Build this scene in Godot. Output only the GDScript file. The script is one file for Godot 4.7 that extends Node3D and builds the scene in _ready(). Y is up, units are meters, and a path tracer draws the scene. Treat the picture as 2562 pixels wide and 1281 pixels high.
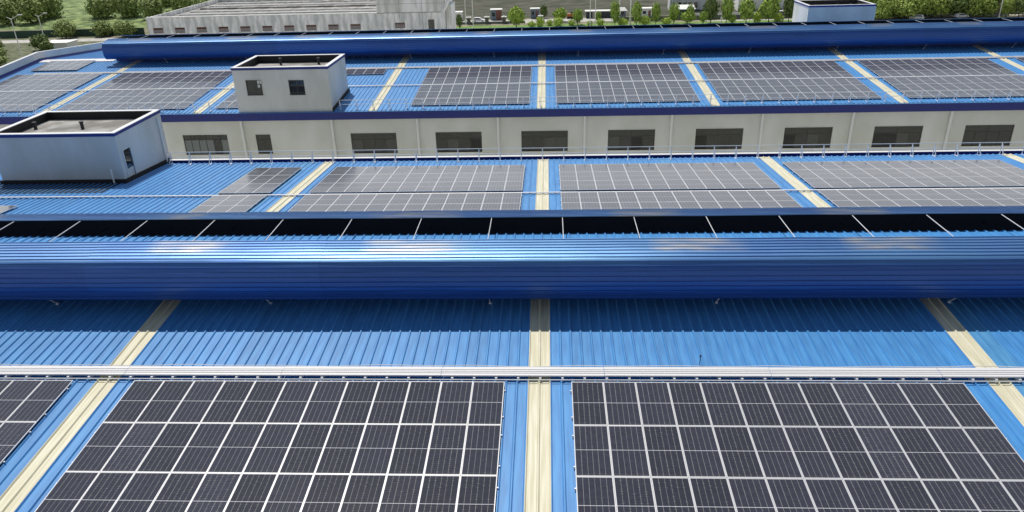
extends Node3D
# Blue factory roofs with solar arrays, seen from the air over the first roof. Units are metres, y up, the first roof's ridge lies near y = 0.

const S := 0.075          # roof pitch
const G := -22.0          # ground level
const PW := 1.154         # panel pitch across
const SUN_RAY := Vector3(0.26, -1.0, 0.455)   # the way the sunlight travels
const SKY_BAND := 0.20
const SKY_LIGHT := 2.2
var mats := {}
var used := {}
var rng := RandomNumberGenerator.new()

# ---------------------------------------------------------------- naming and tagging
func numbered(parent: Node, called: String) -> String:
	var key := str(parent.get_instance_id()) + called
	var n: int = used.get(key, 0)
	used[key] = n + 1
	return called if n == 0 else "%s_%03d" % [called, n]

func put(node: Node3D, called: String, parent: Node = null) -> Node3D:
	var p: Node = parent if parent else self
	node.name = numbered(p, called)
	p.add_child(node, true)
	return node

func thing(called: String, label: String, category: String, at := Vector3.ZERO, group := "") -> Node3D:
	var o := Node3D.new()
	put(o, called)
	o.position = at
	tag(o, label, category, group)
	return o

func tag(o: Node, label: String, category: String, group := "") -> Node:
	o.set_meta("label", label)
	o.set_meta("category", category)
	if group != "":
		o.set_meta("group", group)
	return o

func copy_of(o: Node3D, label: String, at: Vector3, turn := 0.0, grow := Vector3.ONE) -> Node3D:
	var c: Node3D = o.duplicate()
	var base: String = String(o.name).get_slice("_0", 0)
	put(c, base)
	c.position = at
	c.rotation.y = turn
	c.scale = grow
	c.set_meta("label", label)
	return c

# ---------------------------------------------------------------- mesh building
func mb() -> SurfaceTool:
	var st := SurfaceTool.new()
	st.begin(Mesh.PRIMITIVE_TRIANGLES)
	st.set_smooth_group(-1)
	return st

func qd(st: SurfaceTool, a: Vector3, b: Vector3, c: Vector3, d: Vector3) -> void:
	for v in [a, b, c, a, c, d]:
		st.add_vertex(v)

func bx(st: SurfaceTool, a: Vector3, b: Vector3) -> void:
	var p := [Vector3(a.x, a.y, a.z), Vector3(b.x, a.y, a.z), Vector3(b.x, a.y, b.z), Vector3(a.x, a.y, b.z), Vector3(a.x, b.y, a.z), Vector3(b.x, b.y, a.z), Vector3(b.x, b.y, b.z), Vector3(a.x, b.y, b.z)]
	qd(st, p[4], p[5], p[6], p[7])
	qd(st, p[3], p[2], p[1], p[0])
	qd(st, p[7], p[6], p[2], p[3])
	qd(st, p[5], p[4], p[0], p[1])
	qd(st, p[6], p[5], p[1], p[2])
	qd(st, p[4], p[7], p[3], p[0])

func tube(st: SurfaceTool, a: Vector3, b: Vector3, r0: float, r1 := -1.0, n := 6) -> void:
	if r1 < 0.0:
		r1 = r0
	var d := (b - a).normalized()
	var u := d.cross(Vector3.UP if absf(d.y) < 0.9 else Vector3.RIGHT).normalized()
	var v := d.cross(u)
	for i in n:
		var t0 := TAU * i / n
		var t1 := TAU * (i + 1) / n
		var e0 := u * cos(t0) + v * sin(t0)
		var e1 := u * cos(t1) + v * sin(t1)
		qd(st, a + e0 * r0, a + e1 * r0, b + e1 * r1, b + e0 * r1)
		for w in [[a, e1 * r0, e0 * r0], [b, e0 * r1, e1 * r1]]:
			st.add_vertex(w[0])
			st.add_vertex(w[0] + w[1])
			st.add_vertex(w[0] + w[2])

func mesh_of(st: SurfaceTool, mat: Material) -> ArrayMesh:
	st.generate_normals()
	var m := st.commit()
	m.surface_set_material(0, mat)
	return m

func part(called: String, st: SurfaceTool, mat: Material, parent: Node = null, at := Vector3.ZERO) -> MeshInstance3D:
	var o := MeshInstance3D.new()
	o.mesh = mesh_of(st, mat)
	put(o, called, parent)
	o.position = at
	return o

func inst(called: String, mesh: Mesh, parent: Node, at := Vector3.ZERO) -> MeshInstance3D:
	var o := MeshInstance3D.new()
	o.mesh = mesh
	put(o, called, parent)
	o.position = at
	return o

func box_part(called: String, a: Vector3, b: Vector3, mat: Material, parent: Node) -> MeshInstance3D:
	var c := (a + b) * 0.5
	var st := mb()
	bx(st, a - c, b - c)
	return part(called, st, mat, parent, c)

func structure(called: String, st: SurfaceTool, mat: Material) -> MeshInstance3D:
	var o := part(called, st, mat)
	o.set_meta("kind", "structure")
	return o

# ---------------------------------------------------------------- materials
func noise_tex(seed_value: int, freq: float, a: Color, b: Color, gain := 1.6, size := 512, octaves := 4) -> ImageTexture:
	var f := FastNoiseLite.new()
	f.seed = seed_value
	f.frequency = freq
	f.fractal_octaves = octaves
	var im := f.get_seamless_image(size, size)
	var out := Image.create(size, size, true, Image.FORMAT_RGB8)
	for y in size:
		for x in size:
			var t := clampf((im.get_pixel(x, y).r - 0.5) * gain + 0.5, 0.0, 1.0)
			out.set_pixel(x, y, a.lerp(b, t))
	out.generate_mipmaps()
	return ImageTexture.create_from_image(out)

func lin(r: float, g: float, b: float) -> Color:
	return Color(r, g, b).linear_to_srgb()

func plain(c: Color, rough := 0.7, metal := 0.0, spec := 0.5) -> StandardMaterial3D:
	var m := StandardMaterial3D.new()
	m.albedo_color = c
	m.roughness = rough
	m.metallic = metal
	m.metallic_specular = spec
	return m

func noisy(tex: Texture2D, scale: Vector3, rough := 0.7, tint := Color.WHITE, spec := 0.5) -> StandardMaterial3D:
	var m := plain(tint, rough, 0.0, spec)
	m.albedo_texture = tex
	m.uv1_triplanar = true
	m.uv1_world_triplanar = true
	m.uv1_scale = scale
	return m

# A clear, hazy summer sky pale towards the horizon, brighter round the sun.
func hazy_sky(ray: Vector3) -> ImageTexture:
	var to_sun := -ray.normalized()
	var w := 512
	var h := 256
	var im := Image.create(w, h, false, Image.FORMAT_RGBF)
	for j in h:
		var up := PI * (0.5 - (j + 0.5) / h)
		for i in w:
			var az := TAU * (i + 0.5) / w
			var d := Vector3(sin(az) * cos(up), sin(up), -cos(az) * cos(up))
			var e := maxf(sin(up), 0.012)
			var band := pow(1.0 - exp(-SKY_BAND / e), 1.5)
			var ring := 0.28 + 1.8 * pow(0.5 + 0.5 * d.dot(to_sun), 2.5)
			var c := Color(0.45, 0.68, 1.0).lerp(Color(0.98, 0.99, 1.0), clampf(band * 1.6, 0.0, 1.0)) * (band * ring * SKY_LIGHT)
			if up < 0.0:
				c = c.lerp(Color(0.26, 0.28, 0.25), clampf(-up * 8.0, 0.0, 1.0))
			im.set_pixel(i, j, c)
	return ImageTexture.create_from_image(im)

func make_materials() -> void:
	var streak := noise_tex(3, 0.008, Color(0.84, 0.87, 0.91), Color(1, 1, 1), 1.8)
	var fine := noise_tex(5, 0.02, Color(0.86, 0.86, 0.86), Color(1, 1, 1), 1.8)
	for i in 4:
		var k: float = [1.0, 0.95, 1.05, 1.12][i]
		mats["blue%d" % i] = noisy(streak, Vector3(0.8, 0.3, 0.1), 0.50, lin(0.060 * k, 0.268 * k, 0.600 * k))
	for i in 4:
		mats["blue%d" % i].rim_enabled = true
		mats["blue%d" % i].rim = 0.22
		mats["blue%d" % i].rim_tint = 0.3
	mats.faded = noisy(streak, Vector3(0.8, 0.3, 0.1), 0.5, lin(0.085, 0.30, 0.57))
	mats.navy = noisy(fine, Vector3(0.3, 0.6, 0.3), 0.42, lin(0.010, 0.028, 0.24))
	mats.skylight = noisy(noise_tex(8, 0.01, Color(0.90, 0.89, 0.84), Color(1, 1, 1), 1.8), Vector3(1.4, 0.3, 0.06), 0.5, lin(0.67, 0.65, 0.535))
	mats.vent = plain(Color.WHITE, 0.46, 0.66, 0.4)
	mats.vent.clearcoat_enabled = true
	mats.vent.clearcoat = 0.85
	mats.vent.clearcoat_roughness = 0.42
	mats.vent.vertex_color_use_as_albedo = true
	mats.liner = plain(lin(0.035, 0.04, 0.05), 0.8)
	mats.alu = plain(lin(0.62, 0.63, 0.66), 0.42, 0.2)
	mats.tray = plain(lin(0.64, 0.64, 0.67), 0.5)
	mats.steel = plain(lin(0.78, 0.79, 0.83), 0.42, 0.15)
	mats.wall = noisy(noise_tex(11, 0.006, Color(0.94, 0.94, 0.92), Color(1, 1, 1), 1.8), Vector3(0.07, 0.04, 0.07), 0.7, lin(0.79, 0.795, 0.755))
	mats.house = noisy(noise_tex(12, 0.006, Color(0.93, 0.935, 0.92), Color(1, 1, 1), 1.8), Vector3(0.10, 0.04, 0.10), 0.6, lin(0.66, 0.67, 0.67))
	mats.coping = plain(lin(0.66, 0.67, 0.70), 0.5)
	mats.deck = noisy(noise_tex(14, 0.006, Color(0.72, 0.71, 0.7), Color(1, 1, 1), 2.0), Vector3(0.12, 0.12, 0.12), 0.85, lin(0.36, 0.355, 0.35))
	mats.tar_and_shadow = noisy(fine, Vector3(0.8, 0.8, 0.8), 0.75, lin(0.014, 0.014, 0.016))  # tar of linings and flashings; also colours the painted shadow strip
	mats.pipe = plain(lin(0.86, 0.86, 0.83), 0.5)
	mats.darkpipe = plain(lin(0.03, 0.03, 0.032), 0.6)
	mats.frame = plain(lin(0.055, 0.055, 0.05), 0.5)
	mats.glass = plain(lin(0.022, 0.026, 0.024), 0.06, 0.0, 0.6)
	mats.dimglass = plain(lin(0.050, 0.055, 0.052), 0.10, 0.0, 0.6)
	mats.blackglass = plain(lin(0.008, 0.009, 0.010), 0.06, 0.0, 0.5)
	mats.blind = plain(lin(0.20, 0.22, 0.22), 0.5)
	mats.milk = plain(lin(0.62, 0.66, 0.66), 0.5)
	mats.white = plain(lin(0.78, 0.78, 0.77), 0.6)
	mats.concrete = noisy(noise_tex(17, 0.008, Color(0.82, 0.82, 0.80), Color(1, 1, 1), 2.0), Vector3(0.09, 0.02, 0.09), 0.85, lin(0.88, 0.885, 0.88))
	mats.stained = noisy(noise_tex(19, 0.012, Color(0.80, 0.81, 0.81), Color(1, 1, 1), 2.2), Vector3(0.10, 0.025, 0.10), 0.85, lin(0.90, 0.905, 0.90))
	mats.red = plain(lin(0.36, 0.045, 0.04), 0.55)
	mats.brick = plain(lin(0.20, 0.085, 0.06), 0.8)
	mats.slate = plain(lin(0.16, 0.20, 0.26), 0.7)
	mats.pillar = plain(lin(0.13, 0.135, 0.13), 0.8)
	mats.lowwall = plain(lin(0.16, 0.17, 0.17), 0.8)
	mats.carwhite = plain(lin(0.74, 0.75, 0.77), 0.25)
	mats.carsilver = plain(lin(0.40, 0.42, 0.45), 0.25)
	mats.rubber = plain(lin(0.02, 0.02, 0.02), 0.8)
	mats.orange = plain(lin(0.42, 0.14, 0.05), 0.6)
	mats.container = plain(lin(0.035, 0.045, 0.055), 0.6)
	mats.flag = plain(lin(0.10, 0.14, 0.36), 0.8)
	mats.tan = plain(lin(0.42, 0.36, 0.26), 0.85)
	mats.fencegreen = plain(lin(0.03, 0.07, 0.05), 0.8)
	mats.bark = plain(lin(0.08, 0.06, 0.045), 0.9)
	mats.leaf = plain(Color.WHITE, 0.65, 0.0, 0.3)
	mats.leaf.vertex_color_use_as_albedo = true
	mats.leaf.backlight_enabled = true
	mats.leaf.backlight = Color(0.10, 0.14, 0.04)
	mats.ground = noisy(noise_tex(23, 0.015, lin(0.10, 0.12, 0.055), lin(0.26, 0.23, 0.17), 2.4), Vector3(0.012, 0.012, 0.012), 0.95)
	mats.waste = noisy(noise_tex(29, 0.012, lin(0.036, 0.044, 0.024), lin(0.092, 0.086, 0.066), 2.2), Vector3(0.016, 0.016, 0.03), 0.95)
	mats.grass = noisy(noise_tex(31, 0.02, lin(0.085, 0.170, 0.030), lin(0.215, 0.330, 0.075), 2.2), Vector3(0.05, 0.05, 0.09), 0.95)
	mats.hillgrass = noisy(noise_tex(37, 0.015, lin(0.08, 0.13, 0.04), lin(0.26, 0.33, 0.12), 2.4), Vector3(0.02, 0.02, 0.03), 0.95)
	mats.scrub = noisy(noise_tex(39, 0.02, lin(0.05, 0.07, 0.03), lin(0.17, 0.17, 0.10), 2.4), Vector3(0.03, 0.03, 0.05), 0.95)
	mats.road = noisy(fine, Vector3(0.05, 0.05, 0.05), 0.9, lin(0.52, 0.51, 0.49))
	mats.yard = noisy(fine, Vector3(0.03, 0.03, 0.03), 0.9, lin(0.48, 0.47, 0.45))
	mats.cells = []
	for v in 4:
		mats.cells.append(cell_material(v))

# The face of one half-cut panel: 6 x 12 cells in two halves, pale gaps between the cells, a bright joint across the middle.
func cell_material(v: int) -> StandardMaterial3D:
	var r := RandomNumberGenerator.new()
	r.seed = 100 + v
	var w := 192
	var h := 384
	var im := Image.create(w, h, true, Image.FORMAT_RGB8)
	var kb: float = [1.0, 0.90, 1.08, 0.97][v]
	var base := Color(0.185, 0.190, 0.240) * kb
	im.fill(Color(0.72, 0.72, 0.75))
	var mx := 2
	for half in 2:
		var y0 := 3 + half * (h / 2 - 1)
		var y1 := y0 + h / 2 - 5
		for cy in 12:
			for cx in 6:
				var k := r.randf_range(0.93, 1.07)
				var a := Vector2i(mx + roundi((w - 2.0 * mx) * cx / 6.0), roundi(lerpf(y0, y1, cy / 12.0)))
				var b := Vector2i(mx + roundi((w - 2.0 * mx) * (cx + 1) / 6.0), roundi(lerpf(y0, y1, (cy + 1) / 12.0)))
				im.fill_rect(Rect2i(a, b - a), Color(base.r * k, base.g * k, base.b * k))
		for cx in range(1, 6):
			var x := mx + roundi((w - 2.0 * mx) * cx / 6.0)
			var glow := r.randf_range(0.46, 0.58)
			im.fill_rect(Rect2i(x - 1, y0, 2, y1 - y0), Color(glow, glow, glow * 1.02))
			for cy in range(0, 12):
				var yy := roundi(lerpf(y0, y1, cy / 12.0))
				if r.randf() < [0.25, 0.55, 0.85, 0.7][v]:
					var len := r.randi_range(6, [8, 13, 20, 16][v])
					var t := r.randf_range(0.36, 0.52)
					im.fill_rect(Rect2i(x - len / 2, yy, len, 2), Color(t, t, t))
		for cy in range(1, 12):
			var yy := roundi(lerpf(y0, y1, cy / 12.0))
			for x in range(mx, w - mx):
				im.set_pixel(x, yy, im.get_pixel(x, yy).lerp(Color(0.5, 0.5, 0.52), 0.16))
	for y in range(h - 26, h):
		var k := 0.16 * r.randf_range(0.7, 1.0) * (1.0 - (h - 1 - y) / 26.0)
		for x in w:
			im.set_pixel(x, y, im.get_pixel(x, y).lerp(Color(0.55, 0.54, 0.5), k))
	im.generate_mipmaps()
	var m := plain(Color.WHITE, 0.14, 0.0, 0.38)
	m.rim_enabled = true
	m.rim = 0.5
	m.rim_tint = 0.0
	m.albedo_texture = ImageTexture.create_from_image(im)
	return m

# ---------------------------------------------------------------- roofs
func near_a(z: float) -> float: return -S * z
func far_a(z: float) -> float: return S * z
func near_b(z: float) -> float: return -1.35 - S * (z + 38.53)
const RB := -59.4
func far_b(z: float) -> float: return near_b(RB) + S * (z - RB)

# A strip of trapezoid-ribbed sheet of width w and `ribs` rib pitches, from (0,0,0) along the slope vector `along`; half a rib stands at each long edge.
func ribbed(st: SurfaceTool, x0: float, w: float, ribs: int, a: Vector3, b: Vector3, hgt := 0.056) -> void:
	var p := w / ribs
	var pts: Array[Vector2] = []
	for i in ribs:
		var x := x0 + p * i
		pts.append_array([Vector2(x, hgt), Vector2(x + 0.020, hgt), Vector2(x + 0.055, 0.0), Vector2(x + p - 0.055, 0.0), Vector2(x + p - 0.020, hgt)])
	pts.append(Vector2(x0 + w, hgt))
	for i in pts.size() - 1:
		var u := pts[i]
		var v := pts[i + 1]
		qd(st, a + Vector3(u.x, u.y, 0), a + Vector3(v.x, v.y, 0), b + Vector3(v.x, v.y, 0), b + Vector3(u.x, u.y, 0))

func roof_slope(parent: Node, strips: Array, x_min: float, x_max: float, a: Vector2, b: Vector2, single: bool) -> void:
	# a and b are (y, z) at the two ends of the slope; strips are the centres of the pale rooflights, 0.81 m wide
	var edges: Array = [x_min]
	for s in strips:
		edges.append(s - 0.405)
		edges.append(s + 0.405)
	edges.append(x_max)
	var va := Vector3(0, a.x, a.y)
	var vb := Vector3(0, b.x, b.y)
	var joined := mb()
	for i in range(0, edges.size() - 1):
		var w: float = edges[i + 1] - edges[i]
		if i % 2 == 1:
			var st := mb()
			ribbed(st, -w / 2, w, 2, Vector3.ZERO, vb - va, 0.056)
			part("skylight_sheet", st, mats.skylight, parent, va + Vector3(edges[i] + w / 2, 0.006, 0))
			continue
		var n := maxi(1, roundi(w / 0.81))
		for k in n:
			if single:
				var st := mb()
				ribbed(st, 0, w / n, 2, Vector3.ZERO, vb - va)
				var which: int = [0, 0, 1, 0, 2, 0, 1, 0, 2, 1][rng.randi() % 10]
				var m: Material = mats["blue%d" % which]
				if rng.randf() < 0.05:
					m = mats.faded
				part("roof_sheet", st, m, parent, va + Vector3(edges[i] + w * k / n, 0, 0))
			else:
				ribbed(joined, edges[i] + w * k / n, w / n, 2, va, vb)
	if not single:
		var o := part("roof_sheeting", joined, mats.blue0, parent)
		o.set_meta("kind", "stuff")

# ---------------------------------------------------------------- ridge ventilator
func arc_points(side: float) -> Array:
	var ctl := [Vector2(1.05, 2.60), Vector2(1.25, 2.575), Vector2(1.9, 2.50), Vector2(2.35, 2.41), Vector2(2.70, 2.30), Vector2(2.93, 2.03), Vector2(3.04, 1.65), Vector2(3.05, 1.22), Vector2(2.95, 0.85), Vector2(2.73, 0.50), Vector2(2.58, 0.35)]
	var dense: Array[Vector2] = []
	for i in range(1, ctl.size() - 2):
		for k in 8:
			dense.append(ctl[i].cubic_interpolate(ctl[i + 1], ctl[i - 1], ctl[i + 2], k / 8.0))
	dense.append(ctl[ctl.size() - 2])
	# walk along it: plain face, then a small raised rib every 0.215 m
	var out := []
	var run := 0.0
	var next := 0.06
	for i in dense.size() - 1:
		var a: Vector2 = dense[i]
		var b: Vector2 = dense[i + 1]
		var d := (b - a).normalized()
		var nrm := Vector2(-d.y, d.x)
		var seg := a.distance_to(b)
		out.append([a, nrm, 0.0])
		while next < run + seg:
			var p := a + d * (next - run)
			out.append([p - d * 0.022, nrm, 0.0])
			out.append([p - d * 0.012, nrm, 0.040])
			out.append([p + d * 0.012, nrm, 0.040])
			out.append([p + d * 0.022, nrm, 0.0])
			next += 0.215
		run += seg
	var last: Vector2 = dense[dense.size() - 1]
	out.append([last, Vector2(0.85, -0.5), 0.0])
	var res := []
	for e in out:
		res.append([Vector2(e[0].x * side, e[0].y), Vector2(e[1].x * side, e[1].y), e[2]])
	return res

func arc_sheet(parent: Node, side: float, x0: float, x1: float, seed_value: int) -> void:
	var pts := arc_points(side)
	var wob := FastNoiseLite.new()
	wob.seed = seed_value
	wob.frequency = 0.12
	var dust_light_noise := FastNoiseLite.new()
	dust_light_noise.seed = seed_value + 5
	dust_light_noise.frequency = 0.3
	var blue := Color(0.024, 0.105, 0.380)
	var dust := Color(0.46, 0.45, 0.46)
	var len := 10.8                                    # the length of one run of sheets
	var n := ceili((x1 - x0) / len)
	for s in n:
		var a := x0 + (x1 - x0) * s / n
		var b := x0 + (x1 - x0) * (s + 1) / n
		var st := mb()
		var step := rng.randf_range(-0.006, 0.006)
		var nx := 14
		var tone := rng.randf_range(0.93, 1.07)
		# each run carries one pale dusty patch with its own ends
		var c0 := a + (b - a) * rng.randf_range(0.05, 0.45)
		var c1 := c0 + rng.randf_range(2.2, 4.2)
		var grid := []
		for i in nx + 1:
			var x := a + (b - a) * i / nx
			var row := []
			for e in pts:
				var off: float = e[2] + step + 0.018 * wob.get_noise_2d(x * 1.5, e[0].y * 14.0)
				var v := Vector3(x, e[0].y + e[1].y * off, e[0].x + e[1].x * off)
				var lo := 0.0
				if e[0].y > 2.42 and absf(e[0].x) < 2.2:
					lo = clampf(minf(x - c0, c1 - x) * 1.6, 0.0, 1.0) * clampf(0.65 + dust_light_noise.get_noise_2d(x * 2.0, e[0].x * 8.0), 0.0, 1.0)
				lo *= 0.8
				var painted_top_light := clampf((e[0].y - 2.05) * 4.0, 0.0, 1.0) * clampf(0.52 + 0.45 * dust_light_noise.get_noise_2d(x * 0.25, 90.0 + e[0].y * 2.0), 0.15, 0.8)  # sunlight painted into the colour: upward sheets paler, broken up by noise
				row.append([v, (blue * tone).lerp(Color(0.17, 0.38, 0.65), painted_top_light).lerp(dust, lo)])
			grid.append(row)
		for i in nx:
			for k in pts.size() - 1:
				for q in [grid[i][k], grid[i + 1][k], grid[i + 1][k + 1], grid[i][k], grid[i + 1][k + 1], grid[i][k + 1]]:
					st.set_color(q[1])
					st.add_vertex(q[0])
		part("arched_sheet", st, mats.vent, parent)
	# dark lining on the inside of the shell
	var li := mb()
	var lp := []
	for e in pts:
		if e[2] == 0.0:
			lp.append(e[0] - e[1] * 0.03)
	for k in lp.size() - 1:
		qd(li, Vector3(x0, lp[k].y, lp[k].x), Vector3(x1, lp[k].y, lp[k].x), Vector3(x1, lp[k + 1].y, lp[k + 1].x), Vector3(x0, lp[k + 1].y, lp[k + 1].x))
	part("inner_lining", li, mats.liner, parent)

func ventilator(label: String, at: Vector3, x0: float, x1: float, rod_at: float, seed_value: int) -> void:
	var t := thing("ridge_ventilator", label, "roof ventilator", at, "ridge ventilators on the factory roofs")
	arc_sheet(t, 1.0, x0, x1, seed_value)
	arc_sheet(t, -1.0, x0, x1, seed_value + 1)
	# rain cover over the throat, ribbed like the roof
	var cv := mb()
	var n := roundi((x1 - x0) / 0.405)
	ribbed(cv, x0, x1 - x0, n, Vector3(0, 1.83, -1.05), Vector3(0, 1.90, 0.0), 0.056)
	ribbed(cv, x0, x1 - x0, n, Vector3(0, 1.90, 0.0), Vector3(0, 1.46, 1.95), 0.056)  # near half lengthened to block sun from passing under the near shell
	part("throat_cover", cv, mats.blue3, t)
	var curb := mb()
	bx(curb, Vector3(x0, -0.2, -0.62), Vector3(x1, 0.75, -0.58))
	bx(curb, Vector3(x0, -0.2, 0.58), Vector3(x1, 0.75, 0.62))
	part("throat_curb", curb, mats.navy, t)
	var rod := mb()
	tube(rod, Vector3(0, 2.54, 1.22), Vector3(0, 2.54, -1.22), 0.018)
	var rm := mesh_of(rod, mats.alu)
	var prop := mb()
	tube(prop, Vector3(0, 0.62, 2.66), Vector3(0, -0.10, 1.90), 0.024)
	bx(prop, Vector3(-0.06, -0.2, 1.84), Vector3(0.06, -0.09, 1.96))
	var pm := mesh_of(prop, mats.steel)
	var hoop := mb()
	for sd in [-1.0, 1.0]:
		bx(hoop, Vector3(-0.03, 1.5, minf(sd * 0.5, sd * 2.8)), Vector3(0.03, 1.56, maxf(sd * 0.5, sd * 2.8)))
		bx(hoop, Vector3(-0.03, -0.1, sd * 0.66 - 0.03), Vector3(0.03, 1.64, sd * 0.66 + 0.03))
	var hm := mesh_of(hoop, mats.liner)
	var i := 0
	var x := rod_at
	while x - 3.2 > x0:
		x -= 3.2
		i -= 1
	while x < x1:
		inst("tie_rod", rm, t, Vector3(x, 0, 0))
		inst("hoop_bracket", hm, t, Vector3(x + 0.2, 0, 0))
		if posmod(i + 1, 3) == 0:
			inst("foot_prop", pm, t, Vector3(x + 0.05, 0, 0))
		x += 3.2
		i += 1

# ---------------------------------------------------------------- solar arrays
var panel_meshes := {}
func panel_meshes_for(w: float, q: float) -> Array:
	var key := "%.3f_%.3f" % [w, q]
	if panel_meshes.has(key):
		return panel_meshes[key]
	var pw := w - 0.011
	var pl := q - 0.011
	var f := 0.020
	var res := []
	for v in 4:
		var st := mb()
		for e in [[Vector3(0, 0, 0), Vector3(pw, 0.036, f)], [Vector3(0, 0, pl - f), Vector3(pw, 0.036, pl)], [Vector3(0, 0, f), Vector3(f, 0.036, pl - f)], [Vector3(pw - f, 0, f), Vector3(pw, 0.036, pl - f)]]:
			bx(st, e[0], e[1])
		st.generate_normals()
		var m := st.commit()
		m.surface_set_material(0, mats.alu)
		var g := mb()
		var c := [Vector3(f, 0.032, f), Vector3(pw - f, 0.032, f), Vector3(pw - f, 0.032, pl - f), Vector3(f, 0.032, pl - f)]
		var uv := [Vector2(0, 0), Vector2(1, 0), Vector2(1, 1), Vector2(0, 1)]
		for k in [0, 1, 2, 0, 2, 3]:
			g.set_uv(uv[k])
			g.add_vertex(c[k])
		g.generate_normals()
		m = g.commit(m)
		m.surface_set_material(1, mats.cells[v])
		res.append(m)
	panel_meshes[key] = res
	return res

# x: left edge, z: upper or farther edge of the first row; cols x rows panels laid down +z
func solar_array(label: String, x: float, z: float, y: float, tilt: float, cols: int, rows: int, w := PW, q := 2.298, tick := 0.5) -> void:
	var t := thing("solar_array", label, "solar array", Vector3(x, y + 0.115, z), "solar arrays on the blue roofs")
	t.rotation.x = tilt
	var pm := panel_meshes_for(w, q)
	for j in rows:
		for i in cols:
			var v: int = rng.randi() % 4
			if rng.randf() < tick and v > 1:
				v -= 2
			inst("panel", pm[v], t, Vector3(i * w + 0.0055, 0.0, j * q + 0.0055)).rotation = Vector3(rng.randf_range(-0.0022, 0.0022), 0, rng.randf_range(-0.003, 0.003))
	for j in rows:
		for k in [0.45, q - 0.45]:
			box_part("rail", Vector3(-0.05, -0.048, j * q + k - 0.022), Vector3(cols * w + 0.05, -0.004, j * q + k + 0.022), mats.alu, t)
	var feet := mb()
	for j in rows:
		for k in [0.45, q - 0.45]:
			for i in range(0, roundi(cols * w / 0.81) + 1):
				var fx := minf(i * 0.81, cols * w)
				bx(feet, Vector3(fx - 0.03, -0.10, j * q + k - 0.03), Vector3(fx + 0.03, -0.048, j * q + k + 0.03))
	part("clamp_feet", feet, mats.alu, t).set_meta("kind", "stuff")

# ---------------------------------------------------------------- cable trays and railings
func cable_tray(label: String, x0: float, x1: float, z0: float, z1: float, y0: float, tilt_s: float, hgt := 0.12, lift := 0.0) -> void:
	var zc := (z0 + z1) / 2
	var t := thing("cable_tray", label, "cable tray", Vector3(0, y0 + lift, zc), "white cable trays across the roofs")
	var hw := (z1 - z0) / 2
	var n := ceili((x1 - x0) / 6.0)
	for i in n:
		var a := x0 + (x1 - x0) * i / n
		var b := x0 + (x1 - x0) * (i + 1) / n
		var st := mb()
		var dy := rng.randf_range(-0.006, 0.006)
		# lid of folded metal: three low ridges run along it
		var prof := [Vector2(-hw, hgt - 0.05), Vector2(-hw, hgt), Vector2(-hw * 0.62, hgt + 0.004)]
		if hw > 0.15:
			for c in [-0.36, 0.05, 0.46]:
				prof.append_array([Vector2(hw * (c - 0.09), hgt), Vector2(hw * (c - 0.05), hgt + 0.022), Vector2(hw * (c + 0.05), hgt + 0.022), Vector2(hw * (c + 0.09), hgt)])
		prof.append_array([Vector2(hw, hgt), Vector2(hw, hgt - 0.05)])
		for k in prof.size() - 1:
			var u: Vector2 = prof[k]
			var v: Vector2 = prof[k + 1]
			qd(st, Vector3(a + 0.006, u.y + dy - tilt_s * u.x, u.x), Vector3(b - 0.006, u.y + dy - tilt_s * u.x, u.x), Vector3(b - 0.006, v.y + dy - tilt_s * v.x, v.x), Vector3(a + 0.006, v.y + dy - tilt_s * v.x, v.x))
		part("tray_lid", st, mats.tray, t)
	var feet := mb()
	var x := x0 + 0.3
	while x < x1:
		bx(feet, Vector3(x - 0.04, -lift, -hw), Vector3(x + 0.04, hgt - 0.09, hw + 0.07))
		x += 0.81
	part("bracket", feet, mats.steel, t).set_meta("kind", "stuff")

func railing(label: String, xs: Array, x0: float, x1: float, y: float, z: float, inward: float) -> void:
	var t := thing("guard_railing", label, "railing", Vector3(0, y, z), "eave guard railings")
	var st := mb()
	tube(st, Vector3(0, 0.0, 0), Vector3(0, 0.93, 0), 0.026)
	tube(st, Vector3(0, 0.86, inward * 0.03), Vector3(0, 0.05, inward * 0.46), 0.037)
	bx(st, Vector3(-0.05, 0.0, minf(0.0, inward * 0.5)), Vector3(0.05, 0.05, maxf(0.0, inward * 0.5)))
	var pm := mesh_of(st, mats.steel)
	for x in xs:
		inst("post", pm, t, Vector3(x, 0, 0))
	for h in [0.92, 0.52]:
		var r := mb()
		tube(r, Vector3(x0, h, 0), Vector3(x1, h, 0), 0.023)
		part("rail", r, mats.steel, t)

# ---------------------------------------------------------------- walls with openings, windows
func wall_with_openings(parent: Node, called: String, x0: float, x1: float, y0: float, y1: float, z0: float, z1: float, holes: Array, mat: Material) -> void:
	# holes: [x0, x1, y0, y1] sorted by x, one row
	var st := mb()
	var x := x0
	for h in holes:
		if h[0] > x:
			bx(st, Vector3(x, y0, z0), Vector3(h[0], y1, z1))
		bx(st, Vector3(h[0], y0, z0), Vector3(h[1], h[2], z1))
		bx(st, Vector3(h[0], h[3], z0), Vector3(h[1], y1, z1))
		x = h[1]
	bx(st, Vector3(x, y0, z0), Vector3(x1, y1, z1))
	part(called, st, mat, parent)

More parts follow.
